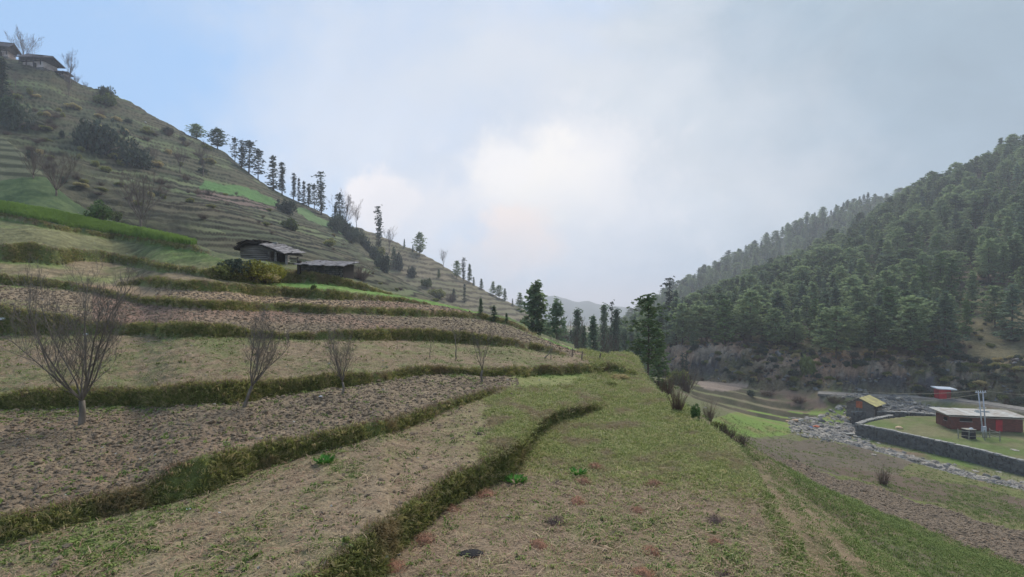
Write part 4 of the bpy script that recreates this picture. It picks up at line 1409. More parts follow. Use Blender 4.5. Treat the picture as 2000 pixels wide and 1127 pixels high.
def twiggy_mesh(name, seed, n=90, mt=None):
    rs = random.Random(seed); V = []; Fc = []
    for i in range(n):
        a = rs.uniform(0, 6.28); o = rs.uniform(0, 1) ** .7
        d = Vector((math.cos(a) * o, math.sin(a) * o, 1)).normalized()
        p = Vector((math.cos(a) * .12 * o, math.sin(a) * .12 * o, -.05))
        L = rs.uniform(.5, 1.05)
        pts = [p]
        for s in range(3):
            d = (d + Vector((rs.uniform(-.3, .3), rs.uniform(-.3, .3), .05))).normalized(); p = p + d * L / 3; pts.append(p)
        tube_rings(V, Fc, pts, [.012, .010, .008, .004], 3, False)
        for s in range(3):
            q = pts[rs.randint(1, 3)]; dd = (d + Vector((rs.uniform(-1, 1), rs.uniform(-1, 1), rs.uniform(-.3, .6)))).normalized()
            tube_rings(V, Fc, [q, q + dd * L * .3], [.006, .003], 3, False)
    return py_mesh(name, V, Fc, mt or M_BBUSH)


BU = {'green': [bush_mesh('green', 501 + i, M_BUSH) for i in range(2)],
      'dark': [bush_mesh('dark', 511 + i, M_DARK, lumpy=.6, n=330, size=.085, per=5, squash=.75) for i in range(4)],
      'yellow': [bush_mesh('yellow', 521, M_YBUSH, n=700, size=.055, lumpy=.45)],
      'olive': [bush_mesh('olive', 531 + i, M_GRASS, n=420, size=.07, squash=.7) for i in range(2)],
      'bright': [bush_mesh('bright', 541, M_PINEY, n=500, size=.06, squash=1.0)]}
TW = [twiggy_mesh('twigs', 551 + i) for i in range(3)]


def put_bush(kind, px, py, w, h, label, group=None, dist=None, sink=.1, idx=None, name='bush'):
    b = spot(px, dist) if dist else base_at(px, py)
    if b is None: return None
    W = w / F * b.y; Hh = h / F * b.y
    r = empty(name, b - Vector((0, 0, sink * Hh)), random.uniform(0, 6.28))
    tag(r, label, 'bush', group)
    if kind == 'brown':
        o = bpy.data.objects.new('stems', TW[idx or random.randrange(3)]); COL.objects.link(o); o.parent = r
        r.scale = (W / 1.5, W / 1.5, Hh / 1.05)
    else:
        st, lf = BU[kind][(idx if idx is not None else random.randrange(9)) % len(BU[kind])]
        for nm, me in (('stems', st), ('leaves', lf)):
            o = bpy.data.objects.new(nm, me); COL.objects.link(o); o.parent = r
        r.scale = (W / 1.9, W / 1.9, Hh / 1.0)
    return r


BUSHES = [
 ('yellow', 490, 540, 95, 46, 'large yellow-flowering bush on the bank in front of the log barn'),
 ('yellow', 530, 540, 60, 34, 'second yellow-green bush, lower, right of the large one below the barn'),
 ('olive', 445, 540, 66, 40, 'olive bush at the left end of the yellow hedge'),
 ('dark', 462, 545, 55, 30, 'dark tangled bush under the yellow hedge'),
 ('olive', 515, 548, 70, 26, 'olive undergrowth bush below the yellow flowers'),
 ('green', 565, 447, 42, 28, 'round green bush alone on the terraces above the two barns'),
 ('dark', 556, 415, 40, 28, 'dark bush on a stony knoll below the upper green strip'),
 ('bright', 195, 428, 52, 36, 'yellow-green bush behind the end of the dark crop'),
 ('green', 223, 432, 30, 26, 'smaller green bush right of the yellow-green one'),
 ('dark', 200, 298, 90, 74, 'large dark evergreen thicket in the middle of the scrubby slope'),
 ('dark', 168, 290, 40, 60, 'upright dark evergreen at the left of the large thicket'),
 ('dark', 268, 325, 60, 48, 'dark thicket below and right of the large thicket'),
 ('dark', 30, 250, 50, 66, 'dark evergreen bush at the left edge of the slope'),
 ('dark', 210, 192, 30, 24, 'dark round bush on the skyline below the houses'),
 ('green', 205, 205, 48, 26, 'green shrubs spreading under the dark skyline bush'),
 ('dark', 803, 543, 19, 26, 'dark oval bush on the far spur'),
 ('dark', 778, 528, 22, 40, 'tall dark bush on the far spur left of the oval one'),
 ('green', 832, 562, 24, 20, 'green bush on the far spur near the near brow'),
 ('olive', 850, 580, 44, 26, 'olive bush just behind the near brow'),
 ('brown', 880, 590, 30, 24, 'bare brown shrub just behind the near brow'),
 ('olive', 735, 500, 36, 30, 'olive shrub at the foot of the tall dark column'),
 ('brown', 705, 545, 50, 34, 'brown shrub thicket right of the low stone barn'),
 ('brown', 680, 540, 34, 26, 'brown shrub touching the end of the low stone barn'),
 ('olive', 640, 480, 30, 18, 'small olive shrub on the terraces under the dark spur'),
 ('bright', 1359, 818, 26, 30, 'small dense bright green bush right of the meadow edge'),
 ('brown', 1322, 802, 46, 64, 'reddish bare shrub beside the meadow edge'),
 ('brown', 1300, 770, 50, 50, 'tall reddish bare shrub behind the loose pine'),
 ('brown', 1340, 765, 44, 56, 'reddish bare shrub on the bank above the green bush'),
 ('brown', 1385, 822, 28, 44, 'brown upright shrub right of the bright green bush'),
 ('brown', 1420, 858, 44, 36, 'brown shrub on the meadow rim'),
 ('brown', 1446, 872, 40, 36, 'lowest brown shrub on the meadow rim'),
 ('olive', 1325, 752, 50, 50, 'yellowish shrub at the end of the rock cut'),
 ('olive', 1405, 840, 40, 26, 'olive shrub between the brown ones on the meadow rim'),
 ('green', 1578, 735, 34, 46, 'green young thicket at the foot of the forest'),
 ('brown', 1178, 724, 40, 22, 'pinkish dry shrub on the lumpy bank at the brow'),
 ('olive', 1208, 742, 44, 18, 'olive tussock on the lumpy bank at the brow'),
 ('olive', 1190, 755, 36, 14, 'low tussock below the pinkish shrub'),
 ('olive', 1232, 735, 30, 20, 'tussock nearest the loose pine on the brow'),
 ('brown', 1630, 790, 40, 18, 'low brown shrub left of the yellow-roofed hut'),
 ('brown', 1560, 788, 44, 18, 'brown scrub on the step left of the hut'),
 ('brown', 1500, 775, 40, 14, 'brown scrub on the upper valley steps'),
 ('brown', 1725, 948, 30, 46, 'thin greenish sapling bush in the dark valley field'),
 ('dark', 1468, 775, 18, 14, 'small dark bush on the valley steps'),
 ('green', 612, 572, 14, 14, 'small green clump on the middle bank'),
]
for t_ in BUSHES:
    put_bush(*t_[:6])
# dark growth climbing the spur behind the barns
rs = np.random.RandomState(77)
sp = line([(640, 432), (680, 462), (705, 480), (735, 505), (745, 530)])
for px in np.linspace(655, 748, 14):
    put_bush('dark', px, float(sp(px)) + rs.uniform(-4, 8), rs.uniform(20, 32), rs.uniform(22, 40), 'dark ivy-like bush in the row climbing the near spur', 'dark bushes climbing the near spur')
# scattered dark and brown bushes over the scrub
for i in range(110):
    for _ in range(20):
        px = rs.uniform(5, 410); py = rs.uniform(150, 440)
        if py > 160 + .30 * px and py < 330 + .28 * px: break
    b = base_at(px, py)
    if b is None or b.y < 74: continue
    kd = ('dark', 'olive', 'brown', 'brown', 'olive', 'brown')[rs.randint(6)]
    put_bush(kd, px, py, rs.uniform(9, 32), rs.uniform(7, 18), 'low %s bush on the left hillside %s' % ({'brown': 'bare brown'}.get(kd, kd), ('below the skyline houses' if py < 235 and px < 200 else 'near the large dark thicket' if py < 330 and px < 300 else 'above the bright green crop' if px < 300 else 'at the left end of the terraces' if py > 320 else 'above the upper green strip')), kd + ' bushes on the scrubby hillside')
for i in range(34):
    px = rs.uniform(430, 1000); py = rs.uniform(0, 1) * 70 + np.interp(px, [430, 700, 1000], [340, 480, 620])
    b = base_at(px, py)
    if b is None or b.y < 74: continue
    put_bush(('brown', 'olive')[i % 2], px, py, rs.uniform(8, 18), rs.uniform(5, 10), 'small %s bush on a terrace edge of the left hillside' % ('bare brown', 'olive')[i % 2], ('brown', 'olive')[i % 2] + ' bushes on the terrace edges')

# ------------------------------------------------------------------ conifers one can tell apart
TREES = [  # kind, px, base py, top py, width factor, label
 ('round', 384, 268, 241, 2.2, 'irregular dark skyline pine leaning left, first of the upper ridge trees'),
 ('round', 425, 288, 250, 1.7, 'broad domed dark tree on the upper ridge with a little spike on top'),
 ('ragged_b', 459, 294, 266, 1.0, 'thin knobbly tree right of the domed tree on the upper ridge'),
 ('tuft', 471, 300, 272, 1.2, 'thinner knobbly tree beside its twin on the upper ridge'),
 ('ragged_b', 486, 312, 272, 1.5, 'stout irregular dark tree on the ridge, left of a similar slimmer one'),
 ('ragged_b', 504, 330, 288, 1.2, 'dark irregular tree on the ridge above the green strip'),
 ('ragged', 534, 352, 302, 1.3, 'tallest dark cypress-like tree of the upper ridge pair'),
 ('column', 551, 368, 315, 1.2, 'slim dark cypress-like tree leaning against the tall one'),
 ('column', 573, 381, 336, 1.0, 'slim dark spire with gaps, left end of the dense ridge row'),
 ('ragged', 584, 386, 346, .8, 'second spire of the dense ridge row'),
 ('ragged', 594, 391, 352, 1.0, 'third dark spire of the dense ridge row'),
 ('column', 603, 394, 357, 1.2, 'fourth dark spire of the dense ridge row'),
 ('ragged_b', 614, 398, 357, 1.1, 'fifth dark tree of the ridge row, beside the tufted giant'),
 ('tuft', 628, 402, 334, 1.1, 'tall lopped tree with a flat tuft at its top, right end of the ridge row'),
 ('ragged_b', 663, 436, 375, 1.0, 'ivy-covered dark tree beside the round bare crown'),
 ('column_b', 655, 432, 400, 1.4, 'low dark tree at the foot of the ivy-covered one'),
 ('tuft', 739, 496, 401, .8, 'tall narrow dark column of a tree with a small tuft, alone on the spur'),
 ('spruce', 790, 484, 466, 1.0, 'tiny fir on the far terraced skyline, left of the large lone pine'),
 ('spruce', 806, 490, 477, 1.2, 'smallest fir touching the large lone pine on the far skyline'),
 ('pine_b', 820, 497, 453, 1.0, 'large lone blue-green pine on the far terraced skyline'),
 ('pine_c', 857, 540, 524, 1.2, 'little pine halfway down the far terraces'),
 ('pine_b', 892, 542, 508, 1.0, 'blue-green pine on the far skyline, left of the tufted ones'),
 ('tuft', 906, 546, 502, 1.0, 'tufted tall tree on the far skyline'),
 ('pine_c', 917, 548, 514, .9, 'narrow pine right of the tufted tree on the far skyline'),
 ('spruce', 925, 556, 540, 1.2, 'small fir on the far skyline after the tufted group'),
 ('pine_c', 940, 562, 543, 1.3, 'pine on the lower far skyline'),
 ('pine_a', 963, 572, 549, 1.3, 'wide pine on the lower far skyline'),
 ('pine_b', 975, 578, 556, 1.3, 'rounded pine in the lower far skyline group'),
 ('pine_c', 986, 584, 562, 1.0, 'pointed pine at the end of the lower far skyline group'),
 ('spruce', 1001, 594, 582, 1.0, 'tiny fir below the far skyline group'),
 ('pine_a', 1016, 604, 571, 1.3, 'blue-green pine left of the two large near conifers'),
 ('ragged', 908, 588, 553, 1.1, 'dark pine on the slope below the far skyline'),
 ('pine_d', 886, 585, 562, 1.5, 'rounded dark pine on the lower far slope'),
 ('pine_e', 939, 612, 574, 1.1, 'slender dark pine behind the near brow'),
 ('pine_d', 965, 620, 588, 1.5, 'bushy dark pine behind the near brow'),
 ('pine_e', 990, 628, 603, 1.3, 'small dark pine behind the near brow'),
 ('pine_d', 768, 520, 482, 1.2, 'dark conifer on the spur right of the tall column'),
 ('pine_e', 757, 512, 497, 1.2, 'short dark conifer at the foot of the spur'),
 ('column_b', 4, 225, 112, 1.0, 'tall dark evergreen cut by the left edge of the picture'),
 ('round', 18, 250, 188, 1.4, 'dark rounded evergreen below the tall one at the left edge'),
 ('pine_c', 211, 182, 168, 1.2, 'small dark pine on the skyline right of the houses'),
]
for kd, px, by, top, wf, lab in TREES:
    b = base_at(px, by + 3)
    if b is None: continue
    kk = {'round': 'column_b'}.get(kd, kd)
    if kd == 'round': kk = 'pine_b'
    H = (HZ - top) / F * b.y - b.z
    conifer(kk, b - Vector((0, 0, .3)), H, lab, wide=wf * 1.05, name='pine_tree' if 'pine' in kk else 'evergreen_tree')
# trees rooted behind the brow, at their own distances
GAP = [
 ('big_pine', 1050, 62, 551, .95, 'large dense pine at the end of the near fields'),
 ('spruce_open', 1083, 56, 578, .80, 'open layered spruce right of the large dense pine'),
 ('spruce', 1129, 92, 602, 1.0, 'tall dark fir in the valley gap, first right of the spruce'),
 ('pine_e', 1142, 84, 634, .9, 'shorter dark fir beside the first tall fir of the gap'),
 ('pine_e', 1161, 74, 614, .85, 'dense dark fir with a full skirt in the middle of the gap'),
 ('spruce', 1181, 104, 593, .85, 'tall feathery fir in the valley gap'),
 ('tuft', 1196, 110, 587, .35, 'dead-looking spindle of a fir, thinnest in the gap'),
 ('spruce', 1205, 106, 602, .9, 'dark fir close behind the spindle'),
 ('pine_e', 1222, 120, 640, 1.1, 'low dark fir left of the loose pine'),
 ('loose', 1264, 40, 571, .95, 'tall loose green pine with a crooked trunk at the meadow edge'),
 ('pine_d', 1245, 46, 648, .9, 'dark fir half hidden behind the loose pine'),
 ('tuft', 1309, 150, 541, .9, 'dark ragged fir rising above the forest edge'),
 ('pine_e', 1322, 150, 566, .8, 'slim dark fir right of the ragged one'),
 ('pine_c', 1096, 78, 640, 1.2, 'small pine under the open spruce'),
 ('pine_c', 1070, 80, 632, 1.4, 'small pine between the dense pine and the spruce'),
 ('pine_a', 1028, 85, 625, 1.4, 'low pine left of the large dense pine'),
 ('young', 1285, 60, 640, 1.0, 'pale green young pine right of the loose pine'),
 ('tuft', 1334, 118, 688, .9, 'charred small tree on the rock cut, left of a pair'),
 ('tuft', 1341, 118, 690, .9, 'charred small tree on the rock cut, right of a pair'),
]
for kd, px, Y, top, wf, lab in GAP:
    b = spot(px, Y)
    H = (HZ - top) / F * Y - b.z
    conifer(kd, b - Vector((0, 0, .2)), H, lab, wide=wf, name='pine_tree' if 'pine' in kd or kd in ('young', 'loose') else 'fir_tree', rz=.6)
for i, (px, Y, top) in enumerate([(1104,130,650),(1116,150,645),(1135,160,640),(1150,170,650),(1168,165,640),(1176,120,655),(1192,150,640),(1214,160,635),(1232,150,640),(1240,180,618),(1252,170,640),(1222,185,625),(1275,140,640),(1256,120,660),(1284,125,655),(1120,110,665),(1200,190,625)]):
    b = spot(px, Y); H = (HZ - top) / F * Y - b.z
    conifer(('pine_d', 'pine_e', 'spruce', 'pine_c')[i % 4], b, H, 'dark conifer in the hazy row closing the valley gap', 'conifers closing the valley gap', name='fir_tree')

# ------------------------------------------------------------------ the forest on the right
rs = np.random.RandomState(91)
cand = []
taken = {}


def try_add(x, y, sp_):
    k = (int(x // sp_), int(y // sp_))
    for a in (-1, 0, 1):
        for b_ in (-1, 0, 1):
            for q in taken.get((sp_, k[0] + a, k[1] + b_), ()):
                if (q[0] - x) ** 2 + (q[1] - y) ** 2 < sp_ ** 2: return False
    taken.setdefault((sp_, k[0], k[1]), []).append((x, y))
    return True


OPENP = [(1838,575),(1880,565),(2010,560),(2400,520),(2400,800),(2000,765),(1893,740),(1886,650),(1842,628)]
OPEN2 = [(1640,590),(1760,575),(1800,590),(1760,640),(1700,650),(1650,640)]
u0, u1 = .20, 1.6
tries = 0
us_ = rs.uniform(u0, u1, 26000); ys_ = rs.uniform(100, 560, 26000)
xs_ = us_ * ys_
zz_ = zat(xs_, ys_)
ii_ = np.clip(np.searchsorted(US, us_), 0, nc - 1); jj_ = np.clip(np.searchsorted(YS, ys_), 0, nr - 1)
sid_ = SID[jj_, ii_]; clt_ = CLT[jj_, ii_]
for x, y, z, s_, c_ in zip(xs_, ys_, zz_, sid_, clt_):
    if s_ not in (4, 5): continue
    px = PX0 + F * x / y; py = HZ - F * z / y
    near = s_ == 4 and y < 275
    if s_ == 4 and c_ < 1.15: continue
    if s_ == 4 and c_ < 3 and rs.rand() < .25: continue
    if near and in_poly(np.array(px), np.array(py), OPENP) and rs.rand() > .05: continue
    if near and in_poly(np.array(px), np.array(py), OPEN2) and rs.rand() > .45: continue
    sp_ = 4.2 if s_ == 4 else 6.5
    if not try_add(x, y, sp_): continue
    up_s = np.clip((600 - py) / 300, 0, 1)
    H = rs.uniform(7.5, 12.0) * (1.1 if c_ < 3 else 1.0)
    if rs.rand() < .12: H *= .55
    if s_ == 5: H = rs.uniform(8, 13)
    if px > 2250: H *= .95
    kind = ('pine_a', 'pine_b', 'pine_c', 'pine_d', 'round_pine', 'young')[rs.choice(6, p=[.18, .32, .10, .12, .20, .08])]
    cand.append((H / y * (1.0 if px < 2060 else .2), x, y, z, H, kind))
cand.sort(reverse=True)
NIND = 285


def forest_label(kind, x, y, z, H):
    px = PX0 + F * x / y; py = HZ - F * z / y
    shape = {'pine_a': 'broad pointed pine', 'pine_b': 'rounded blue-green pine', 'pine_c': 'narrow pointed pine', 'pine_d': 'drooping dark deodar', 'round_pine': 'wide flat-topped pine', 'young': 'yellow-green young pine'}[kind]
    size = 'tall' if H > 9.8 else 'low' if H < 7 else 'middling'
    e = float(np.interp(px, [p[0] for p in D_CLIFF], [p[1] for p in D_CLIFF])) - py
    row = 'at the forest foot' if e < 28 else 'in the lower forest' if e < 85 else 'in the upper forest'
    col_ = 'near the valley gap' if px < 1430 else 'behind the yellow-roofed hut' if px < 1740 else 'above the red kiosk' if px < 1900 else 'by the right edge'
    return '%s %s %s, %s' % (size, shape, row, col_)


for i, (_, x, y, z, H, kind) in enumerate(cand[:NIND]):
    conifer(kind, (x, y, z - .2), H, forest_label(kind, x, y, z, H),
            'conifers of the right hillside forest' if kind != 'young' else 'young conifers of the right hillside forest', wide=rs.uniform(1.0, 1.45), rz=rs.uniform(0, 6.28))


def joined(kind):
    t_, c, H = CON[kind]
    me = bpy.data.meshes.new('forest_tree')
    bm = bmesh.new(); bm.from_mesh(t_)
    for f in bm.faces: f.material_index = 0
    n0 = len(bm.faces)
    bm.from_mesh(c)
    bm.faces.ensure_lookup_table()
    for f in bm.faces[n0:]: f.material_index = 1
    bm.to_mesh(me); bm.free()
    me.materials.append(t_.materials[0]); me.materials.append(c.materials[0])
    return bpy.data.objects.new('forest_tree', me)


rest = cand[NIND:]
print('forest', len(cand))
kinds = ['pine_a', 'pine_b', 'round_pine', 'pine_b', 'pine_d']
P = np.array([(c[1], c[2], c[3] - .2) for c in rest])
S = np.array([c[4] / 12 for c in rest])[:, None] * np.stack([rs.uniform(1.0, 1.45, len(rest))] * 2 + [np.ones(len(rest))], 1)
scatter('distant_forest', [joined(k) for k in kinds], P, rnd_rot(rs, len(P), .03), S)
# undergrowth of small brown and green bushes on the open forest floor
pts = []
for x, y, z, s_, c_ in zip(xs_, ys_, zz_, sid_, clt_):
    if s_ == 4 and y < 200 and len(pts) < 2200: pts.append((x, y, z))
m = [bpy.data.objects.new('undergrowth', BU['olive'][0][1]), bpy.data.objects.new('undergrowth', TW[0]), bpy.data.objects.new('undergrowth', BU['dark'][0][1])]
pts = np.array(pts)
scatter('forest_undergrowth', m, pts, rnd_rot(rs, len(pts), .1), rs.uniform(.3, 1.1, len(pts)))

wgt = (cliffm > .3) * (SID == 4) * vis * sstep(nC + nA, -.3, .4)
p = sample_cells(wgt, 700, rs)
scatter('rock_cut_scrub', m, p, rnd_rot(rs, len(p), .15), rs.uniform(.3, 1.2, len(p)))

# ------------------------------------------------------------------ road, walls and buildings in the valley
M_ROAD = plain_mat('gravel_road', (.27, .25, .22), colour2=(.17, .155, .135), scale=1.5, bump=.4)
M_WSTONE = plain_mat('wall_stone', (.16, .155, .145), colour2=(.06, .06, .058), scale=2.0, bump=.7, bd=.08)
M_COPE = plain_mat('coping_stone', (.34, .33, .30), colour2=(.17, .165, .15), scale=2.5, bump=.4)
M_LOG = plain_mat('weathered_log', (.27, .25, .23), colour2=(.09, .08, .075), scale=4, stretch=(.25, 2, 2))
M_DARKWOOD = plain_mat('dark_wood', (.055, .045, .04), colour2=(.025, .022, .02), scale=4, stretch=(1, 1, .2))
M_SLATE = plain_mat('roof_slate', (.17, .16, .17), colour2=(.04, .038, .04), scale=2.2, bump=.5, rough=.7)
M_INNER = plain_mat('dark_interior', (.012, .011, .01), var=.2)
M_YROOF = plain_mat('yellow_roof', (.50, .45, .17), colour2=(.30, .25, .13), scale=1.6, bump=.1, rough=.6)
M_PLANK = plain_mat('grey_planks', (.23, .205, .18), colour2=(.12, .10, .09), scale=3, stretch=(1, 1, 4))
M_RUST = plain_mat('orange_board', (.50, .15, .07), colour2=(.33, .09, .05), scale=3)
M_REDW = plain_mat('red_brick_wall', (.22, .075, .055), colour2=(.12, .05, .04), scale=2.0, stretch=(1, 1, 3))
M_KRED = plain_mat('red_paint', (.50, .045, .05), colour2=(.34, .035, .04), scale=1.5)
M_TIN = plain_mat('pale_tin_roof', (.43, .43, .40), colour2=(.25, .21, .17), scale=1.3, rough=.5, spec=.4)
M_WTRIM = plain_mat('pale_trim', (.55, .50, .47), var=.2)
M_POLE = plain_mat('galvanised_pole', (.47, .48, .52), colour2=(.33, .34, .38), scale=2, rough=.5, spec=.5)
M_POST = plain_mat('bleached_post', (.36, .34, .28), colour2=(.22, .20, .16), scale=4)
M_BLACKP = plain_mat('black_sheet', (.025, .025, .032), var=.3, rough=.6)
M_PLASTER = plain_mat('limewashed_wall', (.46, .40, .37), colour2=(.22, .17, .15), scale=.6)
M_BLUE = plain_mat('blue_plastic', (.10, .18, .45), var=.3, rough=.5)
M_WHITE = plain_mat('white_plastic', (.75, .76, .78), var=.15, rough=.5)
M_PEACH = plain_mat('ochre_boulder', (.60, .42, .26), colour2=(.45, .30, .19), scale=1.0)


def ribbon(name, pts, width, material, lift=.05, thick=.3, step=1.0):
    V = []; Fc = []
    P = [Vector(p) for p in pts]
    L = []
    for a, b in zip(P[:-1], P[1:]):
        n = max(1, int((b - a).length / step))
        L += [a.lerp(b, i / n) for i in range(n)]
    L.append(P[-1])
    for i, p in enumerate(L):
        d = (L[min(i + 1, len(L) - 1)] - L[max(i - 1, 0)]); d.z = 0; d.normalize()
        s_ = Vector((d.y, -d.x, 0))
        w_ = width / 2 * (1 + .06 * math.sin(i * .7) + .04 * math.sin(i * 2.3))
        V += [p + s_ * w_ + Vector((0, 0, lift - thick)), p + s_ * w_ + Vector((0, 0, lift)), p - s_ * w_ + Vector((0, 0, lift)), p - s_ * w_ + Vector((0, 0, lift - thick))]
    for i in range(len(L) - 1):
        a = 4 * i
        for k in range(3): Fc.append((a + k, a + k + 1, a + k + 5, a + k + 4))
    return mesh_obj(name, V, Fc, material)


rd = ribbon('road', ROAD, 3.3, M_ROAD, .06, .5); rd['kind'] = 'structure'


def local_box(name, c, s, material, parent, rot=None, taper=1.0):
    V = []; Fc = []
    box(V, Fc, c, s, rot, taper)
    return mesh_obj(name, V, Fc, material, parent)


STONES = [clod_mesh(700 + i, M_WSTONE, 1, .22, 'stone') for i in range(6)]
COPES = []
for i in range(4):
    V = []; Fc = []; rr = random.Random(i)
    box(V, Fc, (0, 0, 0), (1, .62, .16)); V = [v + Vector((rr.uniform(-.08, .08), rr.uniform(-.06, .06), rr.uniform(-.03, .03))) for v in V]
    COPES.append(py_mesh('coping_stone', V, Fc, M_COPE))


def stone_wall(pts, zb, ztop, label, thick=.6, cope=.75, name='stone_wall', stone=.34):
    """dry stone wall; zb and ztop are per point"""
    P = [Vector((p[0], p[1], 0)) for p in pts]
    r = empty(name, (pts[0][0], pts[0][1], zb[0])); tag(r, label, 'wall')
    o0 = Vector(r.location)
    CV = []; CF = []; SV = []; SF = []
    rr = random.Random(3)
    dist = 0
    for k, (a, b) in enumerate(zip(P[:-1], P[1:])):
        d = (b - a); L = d.length; d.normalize(); nrm = Vector((d.y, -d.x, 0))
        if nrm.y > 0: nrm = -nrm
        n = max(1, int(L / 2))
        for i in range(n):
            t0, t1 = i / n, (i + 1) / n
            p0, p1 = a + d * L * t0, a + d * L * t1
            q = len(CV)
            for p, t in ((p0, t0), (p1, t1)):
                b0 = zb[k] + (zb[k + 1] - zb[k]) * t; t_ = ztop[k] + (ztop[k + 1] - ztop[k]) * t
                for off, z in ((-.5, b0 - .4), (-.42, t_), (.42, t_), (.5, b0 - .4)):
                    v = p - nrm * off * thick; CV.append(Vector((v.x, v.y, z)) - o0)
            for m_ in range(3): CF.append((q + m_, q + m_ + 1, q + m_ + 5, q + m_ + 4))
        x = 0
        while x < L:
            t = x / L; b0 = zb[k] + (zb[k + 1] - zb[k]) * t; t_ = ztop[k] + (ztop[k + 1] - ztop[k]) * t
            z = b0 - .1
            while z < t_ - .1:
                sx = stone * rr.uniform(.7, 1.5); sz = stone * rr.uniform(.42, .72)
                c = a + d * (x + rr.uniform(-.1, .1)) + nrm * (thick * .46 + rr.uniform(-.03, .05))
                q = len(SV)
                box(SV, SF, (0, 0, 0), (sx * .93, .22, sz * .92))
                R_ = Matrix(((d.x, nrm.x, 0), (d.y, nrm.y, 0), (0, 0, 1)))
                for j in range(q, q + 8):
                    v = SV[j] + Vector((rr.uniform(-.03, .03), rr.uniform(-.02, .04), rr.uniform(-.02, .02)))
                    SV[j] = R_ @ v + Vector((c.x, c.y, z + sz / 2)) - o0
                z += sz
            x += stone * 1.05
        x = cope / 2
        while x < L:
            t = x / L; t_ = ztop[k] + (ztop[k + 1] - ztop[k]) * t
            cp = bpy.data.objects.new('coping_stone', rr.choice(COPES)); COL.objects.link(cp); cp.parent = r
            p = a + d * x
            cp.location = Vector((p.x, p.y, t_ + .06)) - o0
            cp.rotation_euler = (rr.uniform(-.05, .05), rr.uniform(-.05, .05), math.atan2(d.y, d.x) + rr.uniform(-.08, .08))
            cp.scale = (cope * rr.uniform(.8, 1.05), 1.15, rr.uniform(.8, 1.5))
            x += cope
    mesh_obj('core', CV, CF, M_WSTONE, r)
    s_ = mesh_obj('stones', SV, SF, M_WSTONE, r); s_['kind'] = 'stuff'
    return r


wp = [(p[0], p[1]) for p in WALL]
stone_wall(wp, [p[2] - .25 for p in WALL], [LAWN_Z - .03 * max(0, 78 - p[1]) + .02 for p in WALL], 'long dark dry-stone retaining wall holding up the lawn beside the stream')
w2 = [up(*p) for p in [(1664,812,88),(1700,810,87.5),(1738,811,87),(1775,812,85.5),(1828,817,84.5),(1842,824,82)]]
stone_wall([(p[0], p[1]) for p in w2], [float(zat(p[0], p[1])) - .1 for p in w2], [p[2] + .55 for p in w2], 'low dark stone wall curving behind the lawn below the yellow-roofed hut', thick=.5)
w3 = [up(*p) for p in [(1676,851,78),(1690,838,80),(1712,827,82),(1738,818,84)]]
stone_wall([(p[0], p[1]) for p in w3], [float(zat(p[0], p[1])) - .3 for p in w3], [LAWN_Z + .05] * len(w3), 'pale curved end of the lawn wall turning back towards the hut', thick=.5)


def frame_obj(name, origin, xdir, label, cat):
    r = empty(name, origin, math.atan2(xdir[1], xdir[0])); tag(r, label, cat)
    return r


def planks(r, x0, x1, z0, z1, y, n, mt, name='plank', horiz=True, th=.06, gap=.012, jitter=.01, top=None):
    """boards on a local XZ wall"""
    rr = random.Random(int((x0 + z1) * 100))
    for i in range(n):
        if horiz:
            h_ = (z1 - z0) / n; local_box(name, ((x0 + x1) / 2, y + rr.uniform(-jitter, jitter), z0 + h_ * (i + .5)), (x1 - x0 + rr.uniform(-.05, .05), th, h_ - gap), mt, r)
        else:
            w_ = (x1 - x0) / n; zt_ = z1 if top is None else top(x0 + w_ * (i + .5))
            local_box(name, (x0 + w_ * (i + .5), y + rr.uniform(-jitter, jitter), (z0 + zt_) / 2), (w_ - gap, th, zt_ - z0), mt, r)


# --- yellow-roofed hut
hb = Vector((58.6, 89.6, -18.75))
hut = frame_obj('hut', hb, (.62, -.78), 'small grey plank hut with a yellow gabled roof between the road and the stream', 'hut')
W_, D_, HE, HR = 4.0, 4.0, 2.1, 3.0
local_box('plinth', (W_ / 2, D_ / 2, -.1), (W_ + .2, D_ + .2, .5), M_WSTONE, hut)
local_box('interior', (W_ / 2, D_ / 2, 1.15), (W_ - .3, D_ - .3, 2.0), M_INNER, hut)
planks(hut, 0, W_, .15, HE, 0, 9, M_PLANK)
for i in range(4):
    w_ = W_ * (1 - (i + .6) / 4.2); zc = HE + (HR - HE) * (i + .4) / 4.2
    local_box('gable_board', (W_ / 2, 0, zc), (w_, .06, (HR - HE) / 4.2 - .01), M_PLANK, hut)
for i in range(9):
    local_box('plank', (W_ + .03, D_ / 2, .15 + (HE - .15) / 9 * (i + .5)), (.06, D_, (HE - .15) / 9 - .012), M_DARKWOOD if i > 5 else M_PLANK, hut)
    local_box('plank', (-.03, D_ / 2, .15 + (HE - .15) / 9 * (i + .5)), (.06, D_, (HE - .15) / 9 - .012), M_PLANK, hut)
local_box('door', (W_ + .09, 1.1, .95), (.06, .95, 1.6), M_DARKWOOD, hut)
local_box('orange_panel', (1.9, -.07, 2.0), (.95, .06, 1.15), M_RUST, hut)
for x in (1.25, 1.8): local_box('post', (x, -.12, .75), (.10, .10, 1.5), M_POST, hut, Euler((0, .06 if x < 1.5 else -.06, 0)).to_matrix())


def slope_roof(r, x0, z0, x1, z1, y0, y1, mt, name='roof_sheet', n=5, th=.06):
    """sheets side by side along y on a slope from (x0,z0) to (x1,z1)"""
    L = math.hypot(x1 - x0, z1 - z0); an = -math.atan2(z1 - z0, x1 - x0)
    for i in range(n):
        w_ = (y1 - y0) / n
        local_box(name, ((x0 + x1) / 2, y0 + w_ * (i + .5), (z0 + z1) / 2 + .01 * (i % 2)), (L, w_ + .02, th), mt, r, Euler((0, an, 0)).to_matrix())


